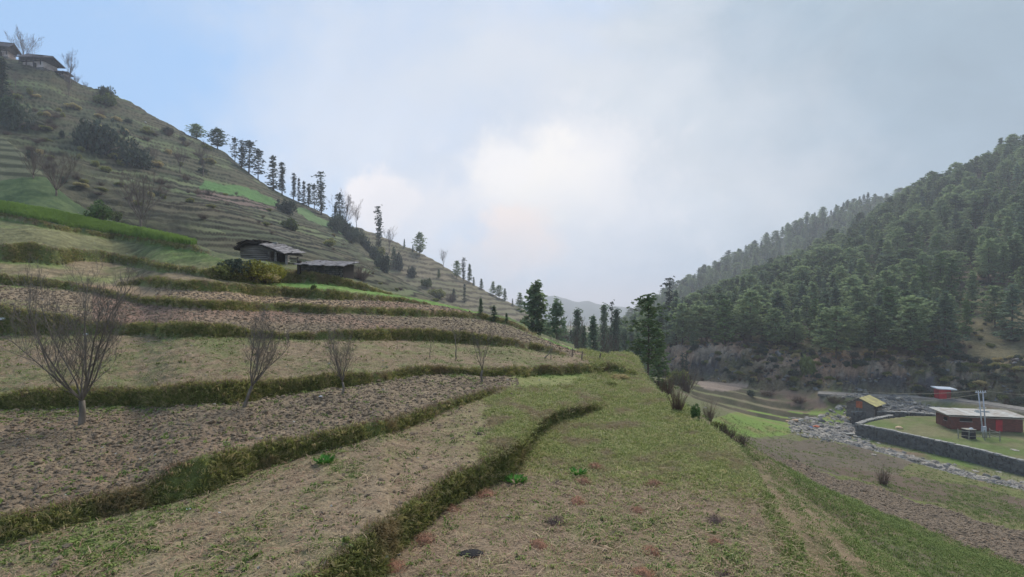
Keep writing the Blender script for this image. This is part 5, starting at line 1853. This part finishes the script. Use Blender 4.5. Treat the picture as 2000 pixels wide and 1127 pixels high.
slope_roof(hut, W_ / 2, HR + .18, W_ + .55, HE - .08, -.5, D_ + .5, M_YROOF)
slope_roof(hut, W_ / 2, HR + .18, -.55, HE - .08, -.5, D_ + .5, M_DARKWOOD)

# --- long red building with a flat pale roof
P0 = Vector((64.6, 75.4, -17.95)); P1 = Vector((73.0, 73.5, -17.95))
dx_ = (P1 - P0); Lr = 8.9
red = frame_obj('red_building', P0, (dx_.x, dx_.y), 'long low red-walled building with a flat pale tin roof behind the lawn', 'building')
Dr = 3.6; HW = 1.85
local_box('wall', (Lr / 2, .1, HW / 2), (Lr, .2, HW), M_REDW, red)
local_box('wall', (.1, Dr / 2 + .1, HW / 2), (.2, Dr, HW), M_REDW, red)
local_box('wall', (Lr - .1, Dr / 2 + .1, HW / 2), (.2, Dr, HW), M_REDW, red)
local_box('wall', (Lr / 2, Dr, HW / 2), (Lr, .2, HW), M_REDW, red)
local_box('band', (Lr / 2 - .05, .02, HW + .05), (Lr + .25, .34, .10), M_WTRIM, red)
local_box('band', (.02, Dr / 2, HW + .05), (.34, Dr, .10), M_WTRIM, red)
local_box('clerestory_gap', (Lr / 2, Dr / 2, HW + .24), (Lr - .5, Dr - .5, .30), M_INNER, red)
for i in range(9): local_box('roof_post', (.2 + i * (Lr - .4) / 8, .12, HW + .25), (.1, .1, .30), M_DARKWOOD, red)
for i in range(10):
    w_ = (Lr + 1.2) / 10
    local_box('roof_sheet', (-.8 + w_ * (i + .5), Dr / 2 - .1, HW + .45 + .015 * (i % 2)), (w_ + .02, Dr + 1.2, .06), M_TIN, red, Euler((.045, 0, 0)).to_matrix())
wd = local_box('window', (1.9, -.03, 1.45), (1.5, .08, .45), M_INNER, red); local_box('sill', (1.9, -.08, 1.2), (1.6, .1, .05), M_WTRIM, wd)
wd = local_box('window', (.0, 1.2, 1.3), (.12, .8, .5), M_INNER, red); local_box('sill', (-.06, 1.2, 1.03), (.1, .9, .05), M_WTRIM, wd)
dr_ = local_box('door', (6.0, -.03, .8), (.8, .08, 1.6), M_KRED, red)
local_box('vent_cowl', (4.3, Dr / 2, HW + .65), (.5, .5, .35), M_TIN, red, taper=.6)
local_box('roof_hatch', (5.4, Dr / 2 + .4, HW + .58), (1.3, .8, .2), M_TIN, red, taper=.7)

# --- red kiosk by the road
kp = Vector(up(1834, 779.5, 91.0)); kp.z = float(zat(kp.x, kp.y)) + .05
kio = frame_obj('kiosk', kp, (1, -.25), 'small bright red kiosk with a flat white roof beside the road', 'kiosk')
for x, y, sx, sy in ((.9, .05, 1.8, .1), (.9, 1.55, 1.8, .1), (.05, .8, .1, 1.5)):
    local_box('wall', (x, y, .85), (sx, sy, 1.7), M_KRED, kio)
local_box('interior', (1.0, .8, .8), (1.5, 1.2, 1.5), M_INNER, kio)
local_box('counter', (1.5, .05, .9), (.5, .25, .08), M_KRED, kio)
local_box('shutter', (1.45, -.02, .75), (.55, .06, 1.2), M_REDW, kio)
local_box('roof', (1.05, .75, 1.85), (3.0, 2.2, .16), M_WHITE, kio, Euler((.05, .03, 0)).to_matrix())

# --- poles, transformer pen, wires
pb = Vector(up(1920.5, 852, 71.0)); pb.z = LAWN_Z
pole = empty('power_pole', pb); tag(pole, 'pair of tall leaning galvanised power poles with crossarms on the lawn', 'power pole')
H_ = 6.3
for nm, x0, tx in (('pole', 0, -.62), ('pole', .42, .02)):
    V = []; Fc = []
    tube_rings(V, Fc, [(x0, 0, -.2), (tx, .1, H_ if nm == 'pole' else H_)], [.085, .06], 10)
    mesh_obj(nm, V, Fc, M_POLE, pole, smooth_=True)
local_box('crossarm', (-.28, .1, H_ - .25), (1.5, .09, .09), M_POLE, pole)
local_box('crossarm', (-.1, .08, H_ * .62), (1.2, .07, .07), M_POLE, pole)
for x in (-.9, -.3, .35):
    V = []; Fc = []; tube_rings(V, Fc, [(x, .1, H_ - .2), (x, .1, H_ + .02)], [.05, .035], 8); mesh_obj('insulator', V, Fc, M_WHITE, pole)
local_box('switch_box', (-.05, -.14, 1.0), (.5, .3, .8), M_POLE, pole)
pen = empty('transformer_pen', Vector((pb.x - 3.0, pb.y - .6, LAWN_Z - .2))); tag(pen, 'bleached post fence around a black-sheeted box at the foot of the poles', 'fence')
PX_ = [(-.8, .2), (0, -.5), (2.1, -.6), (3.8, -1.0), (3.9, .6)]
for x, y in PX_:
    V = []; Fc = []; tube_rings(V, Fc, [(x, y, -.1), (x + random.uniform(-.08, .08), y, 1.35)], [.065, .05], 6); mesh_obj('post', V, Fc, M_POST, pen)
for a, b in zip(PX_[:-1], PX_[1:]):
    for z in (.45, 1.05):
        V = []; Fc = []; tube_rings(V, Fc, [(a[0], a[1], z), (b[0], b[1], z + .05)], [.03, .03], 5); mesh_obj('rail', V, Fc, M_POST, pen)
bx = empty('equipment_box', Vector((pb.x - 2.2, pb.y - .2, LAWN_Z - .2))); tag(bx, 'dark sheeted box with rubbish on its lid inside the post fence', 'box')
local_box('body', (0, 0, .6), (1.25, .9, 1.2), M_BLACKP, bx, taper=.93); local_box('lid', (0, 0, 1.24), (1.35, 1.0, .08), M_POST, bx)
local_box('bundle', (.25, -.1, 1.36), (.4, .3, .18), M_WHITE, bx, taper=.6)


def wire(name, a, b, sag, label, group=None):
    V = []; Fc = []
    pts = [Vector(a).lerp(Vector(b), i / 16) - Vector((0, 0, sag * 4 * (i / 16) * (1 - i / 16))) for i in range(17)]
    o = Vector(pts[0])
    tube_rings(V, Fc, [p - o for p in pts], [.022] * 17, 4)
    w_ = mesh_obj(name, V, Fc, M_POST, loc=o); tag(w_, label, 'cable', group)


wire('power_line', pb + Vector((-.9, .1, H_)), up(1600, 748, 110), 1.2, 'upper power line running left from the twin poles past the rock', 'power lines')
wire('power_line', pb + Vector((.3, .1, H_ * .95)), up(1622, 770, 105), 1.4, 'lower power line running left from the twin poles towards the hut', 'power lines')
wire('power_line', pb + Vector((.35, .1, H_)), up(2200, 760, 95), 1.0, 'power line leaving the twin poles to the right', 'power lines')

# --- stones of the stream and the slope
rs = np.random.RandomState(33)
P_ST = [proto(clod_mesh(720 + i, M_STONE, 2, .16)) for i in range(6)] + [proto(clod_mesh(730 + i, M_STONED, 2, .18)) for i in range(3)]
wgt = (1 - sstep(dS + 1.2 * nA, .6, 2.6)) * ~lawn * (YY > 40) * (SID == 3)
p = sample_cells(wgt, 2600, rs)
scatter('stream_stones', P_ST, p, rnd_rot(rs, len(p), .3), np.minimum(rs.lognormal(-2.1, .6, len(p)), .7))
wgt = rub * (SID == 3) * 1.0 + .5 * ((dS < 7) & (PX > 1540) & (PX < 1700) & ~lawn & (YY > 70))
p = sample_cells(wgt, 1500, rs)
scatter('rubble', P_ST, p, rnd_rot(rs, len(p), .3), np.minimum(rs.lognormal(-1.7, .55, len(p)), .8))
wgt = (cliffm > .4) * (SID == 4) * vis
p = sample_cells(wgt, 1500, rs)
scatter('rock_debris', [proto(clod_mesh(740 + i, M_STONED, 1, .3)) for i in range(5)], p, rnd_rot(rs, len(p), .5), np.minimum(rs.lognormal(-1.9, .6, len(p)), .9))
wgt = isA * vis * fall(10) * (YY > 4.5) * (RIS < .1)
p = sample_cells(wgt, 260, rs)
scatter('pale_pebbles', [proto(clod_mesh(750 + i, M_COPE, 1, .2)) for i in range(3)], p, rnd_rot(rs, len(p), .3), rs.uniform(.012, .035, len(p)) * np.interp(p[:, 1], [8, 30], [1, 1.8]))

BOUL = [clod_mesh(760 + i, M_STONE, 2, .13, 'boulder') for i in range(4)]


def boulder(px, py, w, label, mt=None, flat=1.0, group=None):
    b = base_at(px, py)
    if b is None: return
    me = random.choice(BOUL)
    if mt is not None:
        me = me.copy(); me.materials[0] = mt
    o = bpy.data.objects.new('boulder', me); COL.objects.link(o)
    s_ = w / F * b.y / 2.2
    o.location = b + Vector((0, 0, s_ * .1 * flat)); o.scale = (s_, s_ * .8, s_ * flat); o.rotation_euler = (0, 0, random.uniform(0, 6))
    tag(o, label, 'boulder', group)


boulder(1756, 838, 13, 'rounded ochre boulder alone on the lawn', M_PEACH, 1.2)
boulder(1728, 840, 11, 'flat white slab lying at the edge of the lawn behind the wall', None, .4)
boulder(1647, 814, 15, 'long white slab on the grass left of the yellow-roofed hut', None, .35)
boulder(1668, 818, 10, 'white block on the stream bank just below the hut', None, .6)
boulder(1557, 790, 8, 'pale block on the grassy step above the stream', None, .8)
boulder(1582, 854, 13, 'white slab at the near edge of the widest stones of the stream', None, .45)
boulder(1760, 802, 11, 'largest white block in the rubble below the road', None, .7)
boulder(1810, 812, 9, 'white block in the rubble near the red building', None, .6)
boulder(1982, 880, 16, 'flat pale slab on the lawn near the right edge', None, .25)
boulder(1734, 880, 10, 'grey boulder in the narrow part of the stream below the wall', None, .8)
boulder(1706, 889, 12, 'white boulder on the field side of the narrow stream', None, .5)
boulder(1905, 921, 14, 'pale stone on the grass under the right end of the wall', None, .4)
boulder(1952, 923, 12, 'pale stone right of another under the end of the wall', None, .5)
boulder(1377, 797, 8, 'white stone beside the bright green bush', None, .7)
boulder(1305, 805, 7, 'white stone lying at the rim of the meadow', None, .5)
boulder(1430, 700, 10, 'pale rock sticking out of the black rock cut', None, .9)
boulder(1403, 905, 9, 'grey stone half sunk in the meadow rim', None, .4) if False else None
for i in range(16):
    boulder(1590 + 9 * i, 836 + 5 * math.sin(i * 2.1) + max(0, i - 7) * 5, rs.uniform(6, 10), 'pale boulder among the stones of the stream', None, .6, 'boulders of the stream')
# slab bench at the wall end, blue plastic and scraps on the stones
b = base_at(1664, 851)
sl = empty('slab', b); tag(sl, 'pale concrete slab resting beside an orange sheet at the near end of the wall', 'slab')
local_box('slab_top', (0, 0, .25), (1.9, .7, .14), M_COPE, sl); local_box('support', (-.7, 0, .08), (.2, .6, .3), M_WSTONE, sl); local_box('support', (.7, 0, .08), (.2, .6, .3), M_WSTONE, sl)
b = base_at(1675, 848)
o = empty('sheet', b); tag(o, 'upright rusty orange sheet leaning on the near end of the wall', 'sheet')
local_box('panel', (0, 0, .45), (.35, .08, 1.2), M_RUST, o, Euler((.1, .05, .3)).to_matrix())
for k, (px, py, mt, nm) in enumerate([(1581, 838, M_BLUE, 'crumpled blue plastic sheet caught on the stream stones'), (1594, 837, M_RUST, 'reddish scrap of cloth on the stream stones right of the blue plastic'), (1541, 826, M_PEACH, 'tan heap of old straw on the grass at the head of the stones'), (1553, 824, M_PEACH, 'second tan straw heap beside the first on the grass'), (1563, 823, M_POST, 'small pale stump right of the tan straw heaps')]):
    b = base_at(px, py)
    me = clod_mesh(800 + k, mt, 2, .35, 'scrap'); o = bpy.data.objects.new('scrap' if k < 2 else 'heap', me); COL.objects.link(o)
    o.location = b + Vector((0, 0, .12)); s_ = .45; o.scale = (s_, s_ * .7, s_ * .9); tag(o, nm, 'scrap' if k < 2 else 'heap')

# ------------------------------------------------------------------ barns on the near knoll


def slates(r, O, U_, V_, nu, nv, seed, mt=M_SLATE, size=None, nm='slate'):
    """overlapping stone slates over the parallelogram O + a*U_ + b*V_ (V_ goes up the slope)"""
    rr = random.Random(seed)
    U_ = Vector(U_); V_ = Vector(V_); O = Vector(O)
    un = U_.normalized(); vn = (V_ - un * V_.dot(un)).normalized(); wn = un.cross(vn)
    if wn.z < 0: wn = -wn
    for j in range(nv):
        for i in range(nu):
            c = O + U_ * ((i + .5 + (j % 2) * .3 + rr.uniform(-.12, .12)) / nu) + V_ * ((j + .5 + rr.uniform(-.1, .1)) / nv)
            sx = U_.length / nu * rr.uniform(1.0, 1.3); sy = V_.length / nv * rr.uniform(1.2, 1.6)
            Vv = []; Fv = []
            box(Vv, Fv, (0, 0, 0), (sx, sy, .05))
            an = rr.uniform(-.16, .16)
            R_ = Matrix((un, vn, wn)).transposed() @ Euler((rr.uniform(.02, .12), rr.uniform(-.05, .05), an)).to_matrix()
            Vv = [R_ @ (v + Vector((rr.uniform(-.04, .04), rr.uniform(-.04, .04), 0))) + c + wn * (.04 + .03 * rr.random()) for v in Vv]
            mesh_obj(nm, Vv, Fv, mt, r)


bb_ = base_at(545, 514) or spot(545, 48)
s = bb_.y / 1000.0                       # metres per photograph pixel at the barn
barn = empty('log_barn', Vector(((512 - PX0) * s, bb_.y + .3, bb_.z - .1))); tag(barn, 'ruined log barn with an open porch and slate roof above the yellow bushes', 'barn')
zb0 = .25
for i in range(8):          # front logs
    V = []; Fc = []
    z = zb0 + i * 4.1 * s
    xl = -46 * s + max(0, i - 6) * 6 * s; xr = 14 * s - max(0, i - 5) * 3 * s
    tube_rings(V, Fc, [(xl, .05 * math.sin(i), z), ((xl + xr) / 2, 0, z + .02), (xr, -.04 * math.cos(i), z)], [.085, .08, .075], 8)
    mesh_obj('log', V, Fc, M_LOG, barn, smooth_=True)
for i in range(7):
    V = []; Fc = []
    z = zb0 + (i + .5) * 4.1 * s
    tube_rings(V, Fc, [(12 * s, -.25, z), (12 * s, 1.4, z), (13 * s, 3.0, z)], [.08, .08, .08], 8)
    mesh_obj('side_log', V, Fc, M_LOG, barn, smooth_=True)
local_box('interior', (-17 * s, 1.6, 16 * s), (54 * s, 2.9, 30 * s), M_INNER, barn)
for i in range(6): local_box('porch_plank', (16 * s + i * 3.6 * s, .9, 13 * s + zb0 * .5), (3.2 * s, .06, 22 * s), M_DARKWOOD, barn)
for x, y in ((45, -.1), (45, 1.9), (24, -.1)):
    V = []; Fc = []; tube_rings(V, Fc, [(x * s, y, -.3), (x * s, y, 20 * s + (1.5 if x < 30 else 0) * 5 * s)], [.10, .08], 7); mesh_obj('post', V, Fc, M_LOG, barn)
for z in (6, 10.5, 15): V = []; Fc = []; tube_rings(V, Fc, [(34 * s, 1.6, z * s), (46 * s, 1.6, z * s)], [.05, .05], 6); mesh_obj('rail', V, Fc, M_LOG, barn)
V = []; Fc = []; tube_rings(V, Fc, [(14 * s, -.2, 29 * s), (48 * s, -.2, 20 * s)], [.08, .08], 6); mesh_obj('beam', V, Fc, M_LOG, barn)
# roof: dark left pitches and the slate slope falling to the right over the porch
for nm, q in (('roof_deck', [(-52, -.5, 30), (-30, -.5, 45), (-30, 3.2, 46), (-52, 3.2, 31)]), ('roof_deck', [(-30, -.5, 45), (-14, -.5, 42.5), (-14, 3.2, 44), (-30, 3.2, 46)]),
              ('roof_deck', [(-14, -.55, 42.5), (2, -.55, 44), (2, 3.2, 46), (-14, 3.2, 44)]), ('roof_deck', [(0, -.65, 38), (50, -.65, 19.5), (50, 2.4, 25), (0, 2.4, 47)])):
    V = [(a * s, b_, c * s) for a, b_, c in q] + [(a * s, b_, c * s - .1) for a, b_, c in q]
    mesh_obj(nm, V, [(0, 1, 2, 3), (7, 6, 5, 4), (0, 4, 5, 1), (1, 5, 6, 2), (2, 6, 7, 3), (3, 7, 4, 0)], M_DARKWOOD, barn)
slates(barn, (0, -.7, 38 * s), (50 * s, 0, -18.5 * s), (0, 3.1, 9.0 * s), 9, 4, 5)
slates(barn, (-52 * s, -.5, 31 * s), (22 * s, 0, 15 * s), (0, 3.6, 1.5 * s), 5, 4, 6, M_DARKWOOD, nm='roof_board')
slates(barn, (-30 * s, -.55, 46 * s), (31 * s, 0, -1 * s), (0, 3.6, 3 * s), 7, 4, 7, M_DARKWOOD, nm='roof_board')
local_box('loose_slate', (7 * s, 1.2, 46 * s), (.35, .3, .12), M_COPE, barn)

b2 = base_at(625, 535) or spot(625, 47)
s = b2.y / 1000.0
low = empty('stone_barn', Vector(((623 - PX0) * s, b2.y + .5, b2.z - .1))); tag(low, 'low dark stone barn with a rough slate roof, half sunk behind the bank', 'barn')
V = [(-42 * s, 0, -2 * s), (42 * s, 0, -10 * s), (42 * s, 2.6, -10 * s), (-42 * s, 2.6, -2 * s), (-42 * s, 0, 22 * s), (42 * s, 0, 19 * s), (42 * s, 2.6, 27 * s), (-42 * s, 2.6, 30 * s)]
mesh_obj('wall_core', V, [(0, 1, 5, 4), (1, 2, 6, 5), (2, 3, 7, 6), (3, 0, 4, 7), (4, 5, 6, 7)], M_DARKWOOD, low)
rr = random.Random(8)
for j in range(5):
    for i in range(13):
        local_box('wall_stone', ((-40 + i * 6.4 + (j % 2) * 2 + rr.uniform(-.6, .6)) * s, -.03, (1 - i * .15 + j * 4.2) * s), (6.0 * s * rr.uniform(.8, 1.05), .12, 3.8 * s * rr.uniform(.8, 1)), M_WSTONE, low)
local_box('corner_post', (-43 * s, -.1, 16 * s), (.22, .25, 26 * s), M_DARKWOOD, low)
slates(low, (-45 * s, -.55, 20.5 * s), (93 * s, 0, -3.5 * s), (0, 3.2, 13 * s), 13, 4, 9)

# ------------------------------------------------------------------ houses on the left skyline


def hill_house(px0_, px1_, pyb, pyt, label, rz, sloped, Yd=None):
    b = base_at((px0_ + px1_) / 2, pyb + 6)
    if b is None: return
    k = b.y / 1000.0
    W = (px1_ - px0_) * k * .78; H = (pyb - pyt) * k * .95
    r = empty('house', Vector((b.x, b.y, b.z - .4)), rz); tag(r, label, 'house')
    hw = H * .62
    local_box('wall', (0, W * .3, hw / 2), (W * .86, W * .55, hw), M_PLASTER, r)
    local_box('foundation', (0, W * .3, -1.2), (W * .9, W * .6, 2.6), M_WSTONE, r)
    local_box('upper_storey', (0, W * .28, hw * .78), (W * .94, W * .66, hw * .42), M_DARKWOOD, r)
    for i in range(4):
        wd_ = local_box('window', (-W * .3 + i * W * .2, -.04 * W, hw * .74), (W * .09, .12, hw * .24), M_INNER, r)
        local_box('frame', (-W * .3 + i * W * .2, -.046 * W, hw * .60), (W * .11, .14, .08), M_LOG, wd_)
    local_box('door', (W * .1, -.0 * W, hw * .22), (W * .09, .3, hw * .42), M_DARKWOOD, r)
    for sgn in (-1, 1):
        q = [(-W * .56, W * .3 + sgn * -W * .02, H), (W * .56, W * .3 + sgn * -W * .02, H * (1 - sloped)), (W * .60, W * .3 + sgn * W * .45, hw * .92 * (1 - sloped)), (-W * .60, W * .3 + sgn * W * .45, hw * .92)]
        V = [Vector(a) for a in q] + [Vector(a) - Vector((0, 0, .22)) for a in q]
        mesh_obj('roof', V, [(0, 1, 2, 3), (7, 6, 5, 4), (0, 4, 5, 1), (1, 5, 6, 2), (2, 6, 7, 3), (3, 7, 4, 0)], M_SLATE2, r)
    for x in (-.45, -.15, .15, .45): local_box('balcony_post', (W * x, -W * .09, hw * .55), (.16, .16, hw * .8), M_DARKWOOD, r)


M_SLATE2 = plain_mat('old_dark_roof', (.11, .095, .10), colour2=(.055, .05, .055), scale=1.0)
hill_house(-26, 20, 96, 60, 'tall dark wooden house with an overhanging roof at the top left corner', .15, .05)
hill_house(30, 96, 124, 85, 'long house with pinkish walls and dark sloping roof on the left skyline', -.1, .22)
hill_house(100, 130, 141, 126, 'small low house at the end of the row on the left skyline', -.1, .25)

# ------------------------------------------------------------------ small things on the near fields
M_PILE = leaf_mat('dry_weed_heap', (.11, .055, .035), (.30, .15, .09), rnd=.3, trans=0)
M_PILED = leaf_mat('dark_weed_heap', (.05, .035, .03), (.15, .10, .08), rnd=.3, trans=0)
M_ASH = plain_mat('ash', (.035, .033, .036), colour2=(.012, .012, .013), scale=12, bump=.8)


def heap_mesh(seed, mt, n=260):
    rs_ = random.Random(seed); V = []; Fc = []
    for i in range(n):
        r = rs_.random() ** .7; a = rs_.uniform(0, 6.28)
        z = .42 * (1 - r) ** .8 * rs_.uniform(.2, 1) + .01
        p = Vector((r * math.cos(a), r * math.sin(a), z))
        d = Vector((rs_.uniform(-1, 1), rs_.uniform(-1, 1), rs_.uniform(-.25, .35))).normalized() * rs_.uniform(.12, .34)
        w_ = d.cross(Vector((0, 0, 1))).normalized() * .018
        m_ = p + d * .5 + Vector((rs_.uniform(-.05, .05), rs_.uniform(-.05, .05), .03))
        q = len(V); V += [p - w_, p + w_, m_ + w_, m_ - w_, p + d]
        Fc += [(q, q + 1, q + 2, q + 3), (q + 3, q + 2, q + 4)]
    q = len(V)
    for k in range(8): V.append(Vector((.8 * math.cos(k * .785), .8 * math.sin(k * .785), -.05)))
    for k in range(8): V.append(Vector((.4 * math.cos(k * .785), .4 * math.sin(k * .785), .16)))
    V.append(Vector((0, 0, .26)))
    for k in range(8):
        Fc.append((q + k, q + (k + 1) % 8, q + 8 + (k + 1) % 8, q + 8 + k)); Fc.append((q + 8 + k, q + 8 + (k + 1) % 8, q + 16))
    return py_mesh('weed_heap', V, Fc, mt)


HM = [heap_mesh(i, M_PILE) for i in range(3)]; HMD = [heap_mesh(i + 9, M_PILED) for i in range(2)]
HEAPS = [(765,1112,50,'r','reddish heap of pulled weeds at the foot of the bank below a white bag'),
 (827,1058,46,'r','wide reddish heap of dry weeds, second from the bottom along the bank'),
 (883,998,36,'r','dark red heap of dry weeds, third along the foot of the bank'),
 (951,968,36,'r','pointed tan-red heap of dry weeds, farthest along the foot of the bank'),
 (1052,1066,40,'r','reddish heap in the open field between the ash patch and the right slope'),
 (1085,1020,34,'d','dark low heap of stalks in the open field above the reddish one'),
 (1128,980,34,'r','reddish heap in the middle of the stubble'),
 (1139,942,28,'r','small brown-red heap just above another in the middle of the stubble'),
 (1089,945,22,'d','small charred heap left of the middle reddish heaps'),
 (1163,913,28,'r','faint reddish heap at the edge of the green grass'),
 (1275,947,34,'r','tan-red heap at the edge of the green grass on the right'),
 (1271,1080,36,'r','reddish heap in the lower right of the stubble field'),
 (1397,1062,30,'r','low red heap near the right rim of the field'),
 (1397,1018,34,'d','blackish heap near the right rim of the field'),
 (1257,1124,44,'r','brown-red heap cut by the bottom edge of the picture'),
 (1415,1125,34,'d','dark low heap at the bottom edge near the right rim'),
 (1245,1000,26,'r','small scattered red heap below the tan-red one')]
for i, (px, py, w_, kd, lab) in enumerate(HEAPS):
    b = base_at(px, py)
    o = bpy.data.objects.new('weed_heap', (HM if kd == 'r' else HMD)[i % 2]); COL.objects.link(o)
    k = w_ / F * b.y / 2 * 1.25
    o.location = b; o.scale = (k, k * .9, k * 1.35); o.rotation_euler = (0, 0, i * 1.3); tag(o, lab, 'weed heap')
b = base_at(921, 1083)
o = bpy.data.objects.new('ash_heap', clod_mesh(811, M_ASH, 3, .10, 'ash_heap')); COL.objects.link(o)
k = 42 / F * b.y / 2; o.location = b; o.scale = (k, k * .75, k * .22); tag(o, 'black patch of ash in the stubble, beside the row of reddish heaps', 'ash heap')
rr = random.Random(4)
for k_, (px, py, n_) in enumerate([(1006, 942, 90), (1128, 928, 40), (632, 905, 60)]):
    b = base_at(px, py); V = []; Fc = []
    R_ = (34, 24, 26)[k_] / F * b.y / 2
    for i in range(n_):
        a = rr.uniform(0, 6.28); r = R_ * math.sqrt(rr.random()); p = Vector((r * math.cos(a), r * math.sin(a), .01)); h_ = rr.uniform(.04, .11)
        d = Vector((math.cos(a), math.sin(a), 0)) * .05; w_ = Vector((-d.y, d.x, 0)) * .5
        q = len(V); V += [p, p + d + w_ + Vector((0, 0, h_ * .7)), p + d * 2 + Vector((0, 0, h_)), p + d - w_ + Vector((0, 0, h_ * .7))]; Fc.append((q, q + 1, q + 2, q + 3))
    o = mesh_obj('weed_clump', V, Fc, leaf_mat('fresh_weed_%d' % k_, (.05, .16, .02), (.12, .30, .05), rnd=.2), loc=b); tag(o, ('bright green leafy weed clump at the foot of the bank', 'small green weed clump in the middle of the stubble', 'green weed patch in the stubble field left of the bank')[k_], 'plant')
for px, py, w_, mt, lab, nm in [(751, 1094, 12, M_WHITE, 'white plastic bag on the bank above the nearest red heap', 'plastic_bag'), (368, 997, 8, M_WHITE, 'small white scrap in the lower left stubble', 'scrap'), (429, 1003, 5, M_WHITE, 'tinier white scrap right of the other in the stubble', 'scrap'), (1150, 785, 6, M_WHITE, 'white scrap on the mossy end of the bank', 'scrap'), (627, 778, 6, M_WHITE, 'white stone in the ploughed field between two bare trees', 'stone'), (6, 632, 16, M_WHITE, 'white scrap on the bank at the left edge', 'scrap'), (168, 655, 8, M_WHITE, 'white scrap behind the largest bare tree', 'scrap'), (284, 240, 4, M_WHITE, 'tiny white dot of a stone high on the left hillside', 'stone')]:
    b = base_at(px, py)
    if b is None: continue
    o = bpy.data.objects.new(nm, clod_mesh(int(px), mt, 2, .3, nm)); COL.objects.link(o)
    k = w_ / F * b.y / 2; o.location = b + Vector((0, 0, k * .3)); o.scale = (k, k * .7, k * .7); tag(o, lab, nm.replace('_', ' '))
for i, (px, py, top) in enumerate([(1117, 697, 680), (1136, 704, 688), (1171, 706, 690)]):
    b = base_at(px, py); V = []; Fc = []
    h_ = (py - top) / F * b.y
    tube_rings(V, Fc, [(0, 0, -.1), (.02, 0, h_ * .6), (.05, 0, h_)], [.035, .03, .02], 6)
    tube_rings(V, Fc, [(.02, 0, h_ * .6), (.15, .05, h_ * .95)], [.015, .008], 4)
    tag(mesh_obj('stake', V, Fc, M_TWIG, loc=b), ('left stake-like stem on the brow beside the crooked tree', 'middle stake-like stem on the brow in front of the dark firs', 'right stake-like stem on the brow near the pinkish shrub')[i], 'stake')
